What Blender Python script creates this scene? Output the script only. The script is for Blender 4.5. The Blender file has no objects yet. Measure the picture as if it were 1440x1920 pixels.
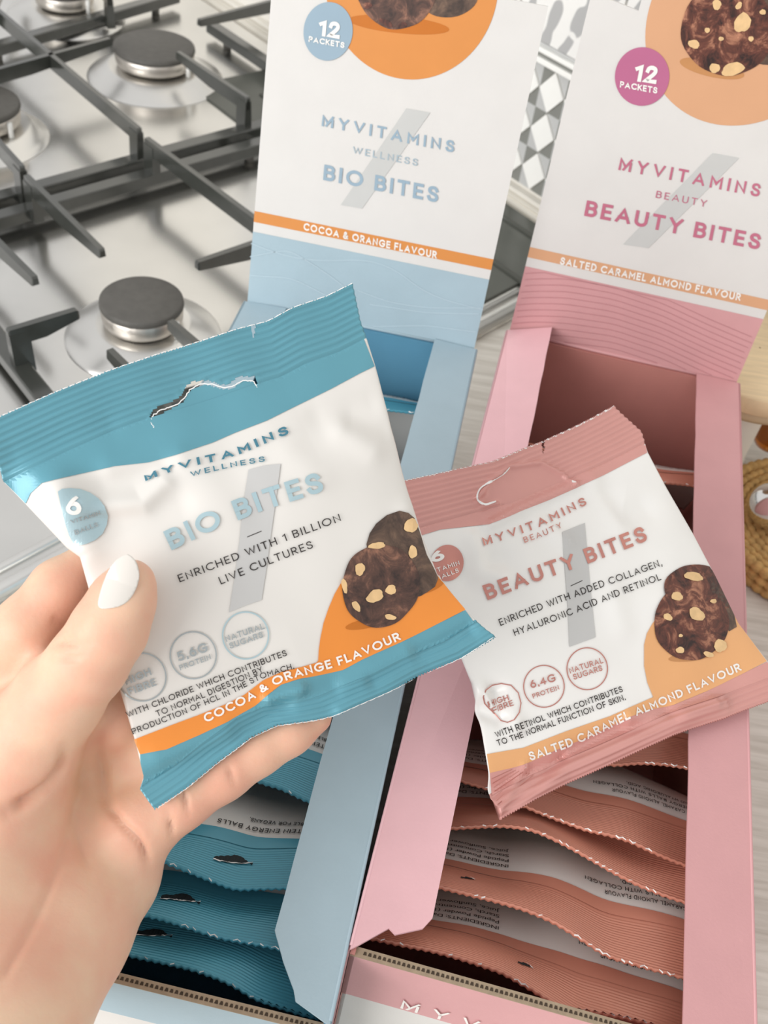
import bpy, bmesh, math, random
import numpy as np
from mathutils import Vector, Matrix
from mathutils.bvhtree import BVHTree

# ------------------------------------------------------------------ camera, light, exposure
SC = bpy.context.scene
COL = SC.collection
CAM = np.array([0.0, -0.2671, 0.4444])
PITCH, ROLL, F = 0.7973, 0.1579, 1920.9
_fw = np.array([0, math.cos(PITCH), -math.sin(PITCH)])
_r0 = np.array([1.0, 0, 0]); _u0 = np.cross(_r0, _fw)
RT = math.cos(ROLL) * _r0 + math.sin(ROLL) * _u0
UP = -math.sin(ROLL) * _r0 + math.cos(ROLL) * _u0
FW = _fw

cd = bpy.data.cameras.new('camera')
cam = bpy.data.objects.new('camera', cd); COL.objects.link(cam)
cam.matrix_world = Matrix(((RT[0], UP[0], -FW[0], CAM[0]), (RT[1], UP[1], -FW[1], CAM[1]),
                           (RT[2], UP[2], -FW[2], CAM[2]), (0, 0, 0, 1)))
cd.sensor_fit = 'HORIZONTAL'; cd.sensor_width = 36.0
cd.lens = 36.0 * F / 1440.0
cd.clip_start = 0.02
cd.dof.use_dof = True; cd.dof.focus_distance = 0.34; cd.dof.aperture_fstop = 32
SC.camera = cam
SC.view_settings.view_transform = 'Standard'; SC.view_settings.look = 'None'
SC.view_settings.gamma = 1.0; SC.view_settings.use_curve_mapping = False
SC.view_settings.exposure = 0.06

W_ = bpy.data.worlds.new('room_light'); SC.world = W_; W_.use_nodes = True
wn = W_.node_tree.nodes; wl = W_.node_tree.links
bgd = wn['Background']; bgd.inputs['Strength'].default_value = 0.72
tcw = wn.new('ShaderNodeTexCoord'); sepw = wn.new('ShaderNodeSeparateXYZ'); rmp = wn.new('ShaderNodeValToRGB')
mrw = wn.new('ShaderNodeMapRange'); mrw.inputs[1].default_value = -1; mrw.inputs[2].default_value = 1
wl.new(tcw.outputs['Generated'], sepw.inputs[0]); wl.new(sepw.outputs['Z'], mrw.inputs[0]); wl.new(mrw.outputs[0], rmp.inputs[0])
rmp.color_ramp.elements[0].position = 0.35; rmp.color_ramp.elements[0].color = (0.60, 0.58, 0.56, 1)
rmp.color_ramp.elements[1].position = 0.60; rmp.color_ramp.elements[1].color = (1.0, 0.99, 0.98, 1)
wl.new(rmp.outputs[0], bgd.inputs['Color'])

def area_light(name, loc, target, sx, sy, power, color):
    l = bpy.data.lights.new(name, 'AREA'); l.shape = 'RECTANGLE'; l.size = sx; l.size_y = sy
    l.energy = power; l.color = color
    o = bpy.data.objects.new(name, l); COL.objects.link(o)
    d = Vector(target) - Vector(loc)
    o.location = loc; o.rotation_euler = d.to_track_quat('-Z', 'Y').to_euler()
    return o
area_light('window_light', (-1.45, -1.35, 1.0), (0, 0.05, 0.1), 1.7, 1.3, 42, (1.0, 0.985, 0.97))

# ------------------------------------------------------------------ geometry helpers
def ray(px, py):
    return FW + RT * ((px - 720.0) / F) + UP * ((960.0 - py) / F)
def at(px, py, depth):
    return CAM + ray(px, py) * depth
def on_z(px, py, z):
    d = ray(px, py); return CAM + d * ((z - CAM[2]) / d[2])
def on_plane(px, py, c, n):
    d = ray(px, py); return CAM + d * (np.dot(c - CAM, n) / np.dot(d, n))
def to_px(P):
    d = np.asarray(P) - CAM; z = d @ FW
    return np.stack([720 + F * (d @ RT) / z, 960 - F * (d @ UP) / z], -1)

def link(name, verts, faces, mat, parent=None, smooth=False, mats=None):
    me = bpy.data.meshes.new(name)
    me.from_pydata([tuple(map(float, v)) for v in verts], [], [tuple(int(i) for i in f) for f in faces])
    me.update()
    if mat is not None: me.materials.append(mat)
    if smooth: me.polygons.foreach_set('use_smooth', [True] * len(me.polygons))
    o = bpy.data.objects.new(name, me); COL.objects.link(o)
    if parent is not None: o.parent = parent; o.matrix_parent_inverse = parent_inv(parent)
    return o
def parent_inv(p):
    m = Matrix.LocRotScale(p.location, p.rotation_euler, p.scale)
    if p.parent is not None: m = parent_inv(p.parent).inverted() @ m if False else m
    return m.inverted()
def thing(name, label, cat, loc=(0, 0, 0), group=None):
    o = bpy.data.objects.new(name, None); COL.objects.link(o); o.location = tuple(map(float, loc))
    o.empty_display_size = 0.02
    o['label'] = label; o['category'] = cat
    if group: o['group'] = group
    return o
def tag(o, label=None, cat=None, group=None, kind=None):
    if label: o['label'] = label
    if cat: o['category'] = cat
    if group: o['group'] = group
    if kind: o['kind'] = kind
    return o
def bm_link(name, bm, mat, parent=None, smooth=False):
    me = bpy.data.meshes.new(name); bm.normal_update(); bm.to_mesh(me); bm.free()
    if mat is not None: me.materials.append(mat)
    if smooth: me.polygons.foreach_set('use_smooth', [True] * len(me.polygons))
    o = bpy.data.objects.new(name, me); COL.objects.link(o)
    if parent is not None: o.parent = parent; o.matrix_parent_inverse = parent_inv(parent)
    return o
def slab(name, poly, n, t, mat, parent=None, bevel=0.0):
    """prism: polygon (3D points) extruded by t along n, optionally bevelled"""
    bm = bmesh.new(); n = Vector(n).normalized()
    vs = [bm.verts.new(Vector(p)) for p in poly]
    f = bm.faces.new(vs)
    r = bmesh.ops.extrude_face_region(bm, geom=[f])
    bmesh.ops.translate(bm, verts=[v for v in r['geom'] if isinstance(v, bmesh.types.BMVert)], vec=n * t)
    bmesh.ops.recalc_face_normals(bm, faces=bm.faces)
    if bevel: bmesh.ops.bevel(bm, geom=list(bm.edges), offset=bevel, segments=2, affect='EDGES', profile=0.5)
    return bm_link(name, bm, mat, parent)
def lathe(name, prof, c, mat, parent=None, seg=64, smooth=True, rim=None):
    vs = []; fs = []; n = len(prof)
    for k in range(seg):
        a = 2 * math.pi * k / seg
        for (r, z) in prof:
            rr = r if rim is None else r + rim(a, r, z)
            vs.append((c[0] + rr * math.cos(a), c[1] + rr * math.sin(a), c[2] + z))
    for k in range(seg):
        for i in range(n - 1):
            a, b = k * n + i, ((k + 1) % seg) * n + i
            fs.append((a, b, b + 1, a + 1))
    return link(name, vs, fs, mat, parent, smooth)
def tube_mesh(pts, rad, seg=10, up=None):
    pts = [np.asarray(p, float) for p in pts]; vs = []; fs = []
    for i, p in enumerate(pts):
        t = pts[min(i + 1, len(pts) - 1)] - pts[max(i - 1, 0)]; t /= np.linalg.norm(t)
        a = np.cross(t, [0, 0, 1.0]); 
        if np.linalg.norm(a) < 1e-3: a = np.cross(t, [1.0, 0, 0])
        a /= np.linalg.norm(a); b = np.cross(t, a)
        r = rad[i] if hasattr(rad, '__len__') else rad
        for k in range(seg):
            th = 2 * math.pi * k / seg
            vs.append(p + r * (math.cos(th) * a + math.sin(th) * b))
    for i in range(len(pts) - 1):
        for k in range(seg):
            fs.append((i * seg + k, i * seg + (k + 1) % seg, (i + 1) * seg + (k + 1) % seg, (i + 1) * seg + k))
    fs.append(tuple(range(seg))[::-1]); fs.append(tuple((len(pts) - 1) * seg + k for k in range(seg)))
    return vs, fs

# ------------------------------------------------------------------ materials
def srgb(c):
    return [((x / 255.0) / 12.92 if x / 255.0 < 0.04045 else (((x / 255.0) + 0.055) / 1.055) ** 2.4) for x in c]
def mat(name, rgb, rough=0.6, metal=0.0, var=0.04, scale=40.0, bump=0.0, bscale=300.0, spec=0.5, sss=0.0, coat=0.0, trans=0.0, ior=1.45, stretch=None):
    m = bpy.data.materials.new(name); m.use_nodes = True
    nt = m.node_tree; p = nt.nodes['Principled BSDF']; c = srgb(rgb)
    tc = nt.nodes.new('ShaderNodeTexCoord'); mp = nt.nodes.new('ShaderNodeMapping')
    nt.links.new(tc.outputs['Object'], mp.inputs[0])
    if stretch: mp.inputs['Scale'].default_value = stretch[0]; mp.inputs['Rotation'].default_value = stretch[1]
    nz = nt.nodes.new('ShaderNodeTexNoise'); nz.inputs['Scale'].default_value = scale; nz.inputs['Detail'].default_value = 5
    nt.links.new(mp.outputs[0], nz.inputs['Vector'])
    cr = nt.nodes.new('ShaderNodeValToRGB'); nt.links.new(nz.outputs['Fac'], cr.inputs[0])
    cr.color_ramp.elements[0].position = 0.3; cr.color_ramp.elements[1].position = 0.7
    cr.color_ramp.elements[0].color = tuple(max(0, x * (1 - var)) for x in c) + (1,)
    cr.color_ramp.elements[1].color = tuple(min(1, x * (1 + var)) for x in c) + (1,)
    nt.links.new(cr.outputs[0], p.inputs['Base Color'])
    p.inputs['Roughness'].default_value = rough; p.inputs['Metallic'].default_value = metal
    p.inputs['Specular IOR Level'].default_value = spec; p.inputs['IOR'].default_value = ior
    if coat: p.inputs['Coat Weight'].default_value = coat; p.inputs['Coat Roughness'].default_value = 0.15
    if trans: p.inputs['Transmission Weight'].default_value = trans
    if sss:
        p.inputs['Subsurface Weight'].default_value = sss; p.inputs['Subsurface Radius'].default_value = (1.0, 0.35, 0.2)
        p.inputs['Subsurface Scale'].default_value = 0.006
    if bump:
        n2 = nt.nodes.new('ShaderNodeTexNoise'); n2.inputs['Scale'].default_value = bscale; n2.inputs['Detail'].default_value = 3
        nt.links.new(mp.outputs[0], n2.inputs['Vector'])
        b = nt.nodes.new('ShaderNodeBump'); b.inputs['Strength'].default_value = bump; b.inputs['Distance'].default_value = 0.001
        nt.links.new(n2.outputs['Fac'], b.inputs['Height']); nt.links.new(b.outputs[0], p.inputs['Normal'])
    m['p'] = p.name
    return m

M = {}
def mk(k, *a, **kw): M[k] = mat(k, *a, **kw)
mk('steel', (230, 229, 226), 0.22, 1.0, 0.06, 14)
mk('steel_bright', (232, 231, 228), 0.32, 1.0, 0.04, 20)
mk('aluminium', (214, 208, 200), 0.40, 1.0, 0.06, 60)
mk('cap', (92, 90, 86), 0.55, 0.0, 0.10, 160, 0.3, 900)
mk('cast_iron', (54, 56, 52), 0.32, 0.0, 0.10, 120, 0.1, 900, spec=0.7, coat=1.0)
mk('dark_reflection', (88, 90, 84), 0.22, 0.0, 0.05, 30)
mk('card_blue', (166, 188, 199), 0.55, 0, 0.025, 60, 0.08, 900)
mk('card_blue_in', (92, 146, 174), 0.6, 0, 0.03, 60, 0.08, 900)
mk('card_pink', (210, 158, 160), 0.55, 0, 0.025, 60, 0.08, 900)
mk('card_pink_shaded', (188, 128, 120), 0.6, 0, 0.03, 60, 0.08, 900)  # same pink card, darkened for the shade inside the box
mk('card_pink_lit', (230, 184, 190), 0.5, 0, 0.025, 60, 0.08, 900)  # lighter copy of the pink: left strip's sheen put into the colour
mk('card_white', (219, 217, 214), 0.6, 0, 0.015, 60, 0.06, 900)
mk('kraft', (160, 142, 120), 0.8, 0, 0.12, 300, 0.2, 900)
mk('flute', (70, 58, 46), 0.9, 0, 0.2, 300)
mk('film_white', (226, 223, 218), 0.36, 0, 0.01, 60, coat=0.15)
mk('film_white_bright', (240, 239, 236), 0.36, 0, 0.01, 60, coat=0.15)
mk('film_teal', (98, 158, 174), 0.30, 0.15, 0.03, 60, coat=0.2)
mk('film_teal_box', (80, 156, 178), 0.34, 0.1, 0.03, 60, coat=0.2)
mk('film_rose', (212, 154, 147), 0.34, 0.1, 0.03, 60, coat=0.2)
mk('film_rose_shaded', (206, 138, 117), 0.36, 0.1, 0.04, 60, coat=0.2)  # rose film browned by the box's shade, put into the colour
mk('print_orange', (232, 142, 58), 0.40, 0, 0.02, 60, coat=0.1)
mk('print_caramel', (230, 172, 118), 0.42, 0, 0.02, 60, coat=0.1)
mk('print_orange_card', (216, 142, 74), 0.55, 0, 0.02, 60)
mk('print_caramel_card', (215, 164, 126), 0.55, 0, 0.02, 60)
mk('print_grey', (196, 196, 195), 0.4, 0, 0.02, 60)
mk('print_grey_card', (198, 199, 197), 0.55, 0, 0.02, 60)
mk('print_dark', (44, 38, 36), 0.5, 0, 0.05, 60)
mk('print_white', (240, 238, 234), 0.5, 0, 0.01, 60)
mk('print_blue_card', (150, 173, 189), 0.55, 0, 0.02, 60)
mk('print_blue_grey', (166, 184, 194), 0.55, 0, 0.02, 60)
mk('print_wave', (184, 204, 214), 0.55, 0, 0.02, 60)
mk('print_wave_rose', (190, 136, 140), 0.55, 0, 0.02, 60)
mk('print_mauve', (186, 106, 142), 0.5, 0, 0.02, 60)
mk('print_rose', (192, 112, 134), 0.5, 0, 0.02, 60)
mk('foil_blue', (176, 202, 210), 0.28, 0.3, 0.05, 80)
mk('foil_teal', (84, 140, 160), 0.25, 0.5, 0.05, 80)
mk('foil_silver', (176, 184, 186), 0.25, 0.6, 0.1, 60)
mk('foil_rose', (200, 138, 128), 0.28, 0.5, 0.05, 80)
mk('torn_and_glint_white', (240, 240, 238), 0.6, 0, 0.05, 200)
mk('nut', (226, 190, 140), 0.5, 0, 0.10, 300)
mk('print_shadow_orange', (196, 112, 30), 0.45, 0, 0.05, 60)
mk('print_shadow_caramel', (196, 140, 90), 0.45, 0, 0.05, 60)
mk('nail', (226, 221, 214), 0.12, 0, 0.005, 60, coat=0.8)
mk('tile_white', (252, 252, 248), 0.25, 0, 0.01, 60)
mk('tile_dark', (140, 141, 136), 0.3, 0, 0.03, 60)
mk('tile_light', (200, 201, 200), 0.3, 0, 0.03, 60)
mk('moulding', (226, 222, 212), 0.3, 0, 0.02, 60)
mk('wood_lid', (240, 214, 174), 0.55, 0, 0.10, 30, stretch=((1, 12, 1), (0, 0, 0.6)))
mk('kraft_light', (206, 184, 150), 0.35, 0, .06, 60)
mk('rope', (196, 158, 100), 0.9, 0, 0.25, 220, 0.5, 700)
mk('label_paper', (236, 232, 224), 0.6, 0, 0.02, 60)
mk('glass', (250, 250, 250), 0.03, 0, 0.0, 60, trans=1.0)
mk('amber_glass', (226, 140, 50), 0.05, 0, 0.05, 60, trans=0.7)
mk('chrome', (232, 230, 228), 0.06, 1.0, 0.03, 60)
mk('plaster', (232, 229, 222), 0.8, 0, 0.02, 20)

def wood_worktop():
    m = bpy.data.materials.new('worktop_laminate'); m.use_nodes = True; nt = m.node_tree; p = nt.nodes['Principled BSDF']
    tc = nt.nodes.new('ShaderNodeTexCoord'); mp = nt.nodes.new('ShaderNodeMapping'); nt.links.new(tc.outputs['Object'], mp.inputs[0])
    mp.inputs['Rotation'].default_value = (0, 0, math.radians(44)); mp.inputs['Scale'].default_value = (4, 60, 1)
    n1 = nt.nodes.new('ShaderNodeTexNoise'); n1.inputs['Scale'].default_value = 3.0; n1.inputs['Detail'].default_value = 9; n1.inputs['Roughness'].default_value = 0.65
    n1.inputs['Distortion'].default_value = 0.6
    nt.links.new(mp.outputs[0], n1.inputs['Vector'])
    cr = nt.nodes.new('ShaderNodeValToRGB'); nt.links.new(n1.outputs['Fac'], cr.inputs[0])
    e = cr.color_ramp.elements
    e[0].position = 0.30; e[0].color = tuple(srgb((192, 186, 176))) + (1,)
    e[1].position = 0.62; e[1].color = tuple(srgb((224, 220, 212))) + (1,)
    nt.links.new(cr.outputs[0], p.inputs['Base Color']); p.inputs['Roughness'].default_value = 0.5
    b = nt.nodes.new('ShaderNodeBump'); b.inputs['Strength'].default_value = 0.15; b.inputs['Distance'].default_value = 0.001
    nt.links.new(n1.outputs['Fac'], b.inputs['Height']); nt.links.new(b.outputs[0], p.inputs['Normal'])
    return m
M['worktop'] = wood_worktop()

def cocoa(name, dark, mid, light):
    m = bpy.data.materials.new(name); m.use_nodes = True; nt = m.node_tree; p = nt.nodes['Principled BSDF']
    tc = nt.nodes.new('ShaderNodeTexCoord')
    n1 = nt.nodes.new('ShaderNodeTexNoise'); n1.inputs['Scale'].default_value = 130; n1.inputs['Detail'].default_value = 6; n1.inputs['Roughness'].default_value = 0.7
    n1.inputs['Distortion'].default_value = 0.8
    nt.links.new(tc.outputs['Object'], n1.inputs['Vector'])
    cr = nt.nodes.new('ShaderNodeValToRGB'); nt.links.new(n1.outputs['Fac'], cr.inputs[0]); e = cr.color_ramp.elements
    e[0].position = 0.36; e[0].color = tuple(srgb(dark)) + (1,)
    e[1].position = 0.70; e[1].color = tuple(srgb(light)) + (1,)
    x = e.new(0.53); x.color = tuple(srgb(mid)) + (1,)
    nt.links.new(cr.outputs[0], p.inputs['Base Color']); p.inputs['Roughness'].default_value = 0.5
    return m
M['cocoa'] = cocoa('printed_cocoa', (50, 36, 33), (92, 64, 54), (158, 112, 90))
M['cocoa_rear'] = cocoa('printed_cocoa_rear', (60, 46, 40), (92, 72, 60), (124, 98, 80))
M['berry'] = cocoa('printed_berry', (40, 25, 24), (104, 58, 46), (196, 138, 108))

def skin():
    m = bpy.data.materials.new('skin'); m.use_nodes = True; nt = m.node_tree; p = nt.nodes['Principled BSDF']
    tc = nt.nodes.new('ShaderNodeTexCoord')
    n1 = nt.nodes.new('ShaderNodeTexNoise'); n1.inputs['Scale'].default_value = 42; n1.inputs['Detail'].default_value = 4
    n2 = nt.nodes.new('ShaderNodeTexNoise'); n2.inputs['Scale'].default_value = 900; n2.inputs['Detail'].default_value = 3
    nt.links.new(tc.outputs['Object'], n1.inputs['Vector']); nt.links.new(tc.outputs['Object'], n2.inputs['Vector'])
    cr = nt.nodes.new('ShaderNodeValToRGB'); nt.links.new(n1.outputs['Fac'], cr.inputs[0]); e = cr.color_ramp.elements
    e[0].position = 0.34; e[0].color = tuple(srgb((228, 174, 150))) + (1,)
    e[1].position = 0.66; e[1].color = tuple(srgb((234, 200, 172))) + (1,)
    nt.links.new(cr.outputs[0], p.inputs['Base Color'])
    p.inputs['Roughness'].default_value = 0.5; p.inputs['Specular IOR Level'].default_value = 0.35
    p.inputs['Subsurface Weight'].default_value = 0.35; p.inputs['Subsurface Radius'].default_value = (1.0, 0.4, 0.25)
    p.inputs['Subsurface Scale'].default_value = 0.0022
    b = nt.nodes.new('ShaderNodeBump'); b.inputs['Strength'].default_value = 0.12; b.inputs['Distance'].default_value = 0.0006
    nt.links.new(n2.outputs['Fac'], b.inputs['Height']); nt.links.new(b.outputs[0], p.inputs['Normal'])
    return m
M['skin'] = skin()

def floral_tile():
    """white glazed tile printed with grey scrolling petals"""
    m = bpy.data.materials.new('floral_tile'); m.use_nodes = True; nt = m.node_tree; p = nt.nodes['Principled BSDF']
    tc = nt.nodes.new('ShaderNodeTexCoord')
    vo = nt.nodes.new('ShaderNodeTexVoronoi'); vo.feature = 'SMOOTH_F1'; vo.inputs['Scale'].default_value = 62
    wv = nt.nodes.new('ShaderNodeTexWave'); wv.wave_type = 'RINGS'; wv.inputs['Scale'].default_value = 22; wv.inputs['Distortion'].default_value = 5; wv.inputs['Detail'].default_value = 1
    nt.links.new(tc.outputs['Object'], vo.inputs['Vector']); nt.links.new(tc.outputs['Object'], wv.inputs['Vector'])
    mx = nt.nodes.new('ShaderNodeMath'); mx.operation = 'MULTIPLY'
    nt.links.new(vo.outputs['Distance'], mx.inputs[0]); nt.links.new(wv.outputs['Fac'], mx.inputs[1])
    cr = nt.nodes.new('ShaderNodeValToRGB'); nt.links.new(mx.outputs[0], cr.inputs[0]); e = cr.color_ramp.elements
    e[0].position = 0.20; e[0].color = tuple(srgb((244, 243, 240))) + (1,)
    e[1].position = 0.23; e[1].color = tuple(srgb((184, 184, 184))) + (1,)
    nt.links.new(cr.outputs[0], p.inputs['Base Color']); p.inputs['Roughness'].default_value = 0.25
    return m
M['floral'] = floral_tile()

# ------------------------------------------------------------------ lettering and flat print
_cap = {}
def glyphs(s, bold=0.0, space=1.1):
    cu = bpy.data.curves.new('t', 'FONT'); cu.body = s; cu.size = 1.0; cu.space_character = space; cu.offset = bold
    cu.resolution_u = 3; cu.fill_mode = 'FRONT' if hasattr(cu, 'fill_mode') else None
    o = bpy.data.objects.new('t', cu); COL.objects.link(o)
    dg = bpy.context.evaluated_depsgraph_get(); dg.update()
    me = bpy.data.meshes.new_from_object(o.evaluated_get(dg))
    v = np.array([x.co[:] for x in me.vertices]).reshape(-1, 3)[:, :2]; f = [tuple(p.vertices) for p in me.polygons]
    bpy.data.objects.remove(o); bpy.data.curves.remove(cu); bpy.data.meshes.remove(me)
    return v, f
def cap_height():
    if 'h' not in _cap:
        v, f = glyphs('H'); _cap['h'] = v[:, 1].max()
    return _cap['h']

def _arc(cx, cy, rx, ry, a0, a1, n=12):
    return [(cx + rx * math.cos(math.radians(a0 + (a1 - a0) * k / n)), cy + ry * math.sin(math.radians(a0 + (a1 - a0) * k / n))) for k in range(n + 1)]
def _spl(p, n=5):
    p = [np.array(q, float) for q in p]; out = []
    for i in range(len(p) - 1):
        a = p[max(i - 1, 0)]; b = p[i]; c = p[i + 1]; d = p[min(i + 2, len(p) - 1)]
        for k in range(n):
            t = k / n; out.append(tuple(0.5 * (2 * b + (c - a) * t + (2 * a - 5 * b + 4 * c - d) * t * t + (3 * b - a - 3 * c + d) * t ** 3)))
    out.append(tuple(p[-1])); return out
_S = _spl([(.50, .80), (.42, .95), (.27, 1), (.10, .94), (.03, .77), (.10, .60), (.27, .52), (.45, .43), (.53, .25), (.46, .06), (.27, 0), (.08, .05), (.0, .22)], 4)
FONT = {
 'A': (.74, [[(0, 0), (.37, 1), (.74, 0)], [(.13, .30), (.61, .30)]]),
 'B': (.55, [[(0, 0), (0, 1), (.29, 1)] + _arc(.29, .765, .22, .235, 90, -90) + [(0, .53)], [(0, .53), (.30, .53)] + _arc(.30, .265, .25, .265, 90, -90) + [(0, 0)]]),
 'C': (.76, [_arc(.46, .5, .46, .5, 48, 312, 22)]),
 'D': (.66, [[(0, 0), (0, 1), (.25, 1)] + _arc(.25, .5, .41, .5, 90, -90, 16) + [(0, 0)]]),
 'E': (.46, [[(.46, 1), (0, 1), (0, 0), (.46, 0)], [(0, .51), (.41, .51)]]),
 'F': (.44, [[(.44, 1), (0, 1), (0, 0)], [(0, .48), (.39, .48)]]),
 'G': (.82, [_arc(.46, .5, .46, .5, 45, 318, 22) + [(.84, .45), (.50, .45)]]),
 'H': (.62, [[(0, 0), (0, 1)], [(.62, 0), (.62, 1)], [(0, .51), (.62, .51)]]),
 'I': (0.0, [[(0, 0), (0, 1)]]),
 'K': (.56, [[(0, 0), (0, 1)], [(.54, 1), (.03, .46)], [(.16, .60), (.58, 0)]]),
 'L': (.43, [[(0, 1), (0, 0), (.43, 0)]]),
 'M': (.76, [[(0, 0), (0, 1), (.38, .34), (.76, 1), (.76, 0)]]),
 '~': (.78, [[(0, 0), (0, 1), (.36, .36)], [(.30, 0), (.78, 1)], [(.78, 0), (.78, .66)]]),
 'N': (.62, [[(0, 0), (0, 1), (.62, 0), (.62, 1)]]),
 'O': (.92, [_arc(.46, .5, .46, .5, 0, 360, 30)]),
 'P': (.52, [[(0, 0), (0, 1), (.27, 1)] + _arc(.27, .73, .25, .27, 90, -90) + [(0, .46)]]),
 'R': (.55, [[(0, 0), (0, 1), (.27, 1)] + _arc(.27, .73, .25, .27, 90, -90) + [(0, .46)], [(.25, .46), (.55, 0)]]),
 'S': (.53, [_S]),
 'T': (.60, [[(0, 1), (.60, 1)], [(.30, 1), (.30, 0)]]),
 'U': (.62, [[(0, 1), (0, .31)] + _arc(.31, .31, .31, .31, 180, 360, 14) + [(.62, 1)]]),
 'V': (.72, [[(0, 1), (.36, 0), (.72, 1)]]),
 'W': (1.06, [[(0, 1), (.27, 0), (.53, .92), (.79, 0), (1.06, 1)]]),
 'Y': (.66, [[(0, 1), (.33, .46), (.66, 1)], [(.33, .46), (.33, 0)]]),
 '0': (.62, [_arc(.31, .5, .31, .5, 0, 360, 26)]),
 '1': (.24, [[(0, .80), (.24, 1), (.24, 0)]]),
 '2': (.52, [_spl([(.02, .74), (.08, .92), (.26, 1), (.45, .92), (.49, .72), (.40, .52), (.20, .25), (0, 0)], 4) + [(.54, 0)]]),
 '4': (.60, [[(.44, 0), (.44, 1), (0, .26), (.60, .26)]]),
 '5': (.52, [[(.47, 1), (.10, 1), (.05, .55)] + _spl([(.05, .55), (.25, .63), (.45, .53), (.52, .32), (.44, .09), (.24, 0), (.0, .10)], 4)]),
 '6': (.56, [_arc(.28, .31, .28, .31, 0, 360, 22), _spl([(.03, .42), (.16, .72), (.38, 1)], 5)]),
 '&': (.66, [_spl([(.66, .02), (.40, .34), (.18, .62), (.12, .80), (.22, .97), (.36, .97), (.44, .82), (.36, .66), (.14, .48), (.02, .26), (.12, .06), (.32, 0), (.50, .12), (.62, .42)], 4)]),
 '.': (0.0, [[(0, -.06), (0, .08)]]), ',': (.05, [[(.05, .08), (0, -.18)]]), '-': (.34, [[(0, .45), (.34, .45)]]),
}
def stroke_glyphs(s, w=.14, space=.22):
    """geometric capitals drawn as strokes of even weight"""
    vs = []; fs = []; x = 0.0; ids = []; nst = 0
    for ch in s:
        if ch == ' ': x += .34 + space * .6; continue
        wd, strokes = FONT[ch]
        for pl in strokes:
            P = [np.array(p, float) for p in pl]
            P = [np.array([p[0] + x + w / 2, p[1] * (1 - w) + w / 2]) for p in P]
            P = [q for i, q in enumerate(P) if i == 0 or np.linalg.norm(q - P[i - 1]) > 1e-5]
            closed = np.linalg.norm(P[0] - P[-1]) < 1e-4
            if closed: P = P[:-1]
            n = len(P); i0 = len(vs); nst += 1; ids += [nst % 4] * (2 * n)
            for i in range(n):
                a = P[i - 1] if (closed or i > 0) else None; b = P[(i + 1) % n] if (closed or i < n - 1) else None
                d1 = (P[i] - a) if a is not None else (b - P[i]); d2 = (b - P[i]) if b is not None else d1
                d1 = d1 / np.linalg.norm(d1); d2 = d2 / np.linalg.norm(d2)
                m = d1 + d2; L = np.linalg.norm(m); m = m / L if L > .2 else d1; nn = np.array([-m[1], m[0]])
                k = min(1.0 / max(abs(m @ d1), .42), 2.2) * w / 2
                e = np.zeros(2)
                if not closed and i == 0: e = -d1 * w * .5 * (1 if True else 0)
                if not closed and i == n - 1: e = d1 * w * .5
                if ch in 'IHEFLTNMAVWYK1~' and (abs(d1[0]) > .1 and abs(d1[1]) > .1): pass
                vs.append(P[i] + nn * k + e * .98); vs.append(P[i] - nn * k + e * .98)
            for i in range(n if closed else n - 1):
                j = (i + 1) % n; fs.append((i0 + 2 * i, i0 + 2 * i + 1, i0 + 2 * j + 1, i0 + 2 * j))
        x += wd + w + space
    v = np.array(vs); v[:, 1] = np.clip(v[:, 1], -.25, 1.0) if not any(c in s for c in ',.') else np.minimum(v[:, 1], 1.0)
    v[:, 1] = np.where(v[:, 1] < 0, v[:, 1] if any(c in s for c in ',.') else 0, v[:, 1])
    stroke_glyphs.ids = ids
    return v, fs

class Surf:
    """surface that print is laid on: nearest front face along the sight line, lifted along its normal"""
    def __init__(self, verts, faces):
        self.t = BVHTree.FromPolygons([tuple(map(float, v)) for v in verts], [tuple(int(i) for i in f) for f in faces])
    def put(self, px, py, lift):
        d = Vector(ray(px, py)).normalized(); h, n, i, dist = self.t.ray_cast(Vector(CAM), d)
        if h is None:
            h, n, i, dist = self.t.find_nearest(Vector(CAM) + d * 0.36)
            for _ in range(3):
                k = (h - Vector(CAM)).dot(d); h, n, i, dist = self.t.find_nearest(Vector(CAM) + d * k)
        if n.dot(d) > 0: n = -n
        return np.array(h + n * lift)

def poly_at(pl, t):
    """point and unit direction at fraction t of the polyline length"""
    pl = np.asarray(pl, float); seg = np.linalg.norm(np.diff(pl, axis=0), axis=1); L = seg.sum(); d = t * L
    c = np.concatenate([[0], np.cumsum(seg)]); i = int(np.clip(np.searchsorted(c, d) - 1, 0, len(seg) - 1))
    k = (d - c[i]) / seg[i]; return pl[i] + (pl[i + 1] - pl[i]) * k, (pl[i + 1] - pl[i]) / seg[i]
def smooth_line(pl, n=40):
    pl = np.asarray(pl, float)
    if len(pl) < 3: return pl
    q = np.array([poly_at(pl, t)[0] for t in np.linspace(0, 1, n)])
    for _ in range(6): q[1:-1] = (q[:-2] + 2 * q[1:-1] + q[2:]) / 4
    return q

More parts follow.
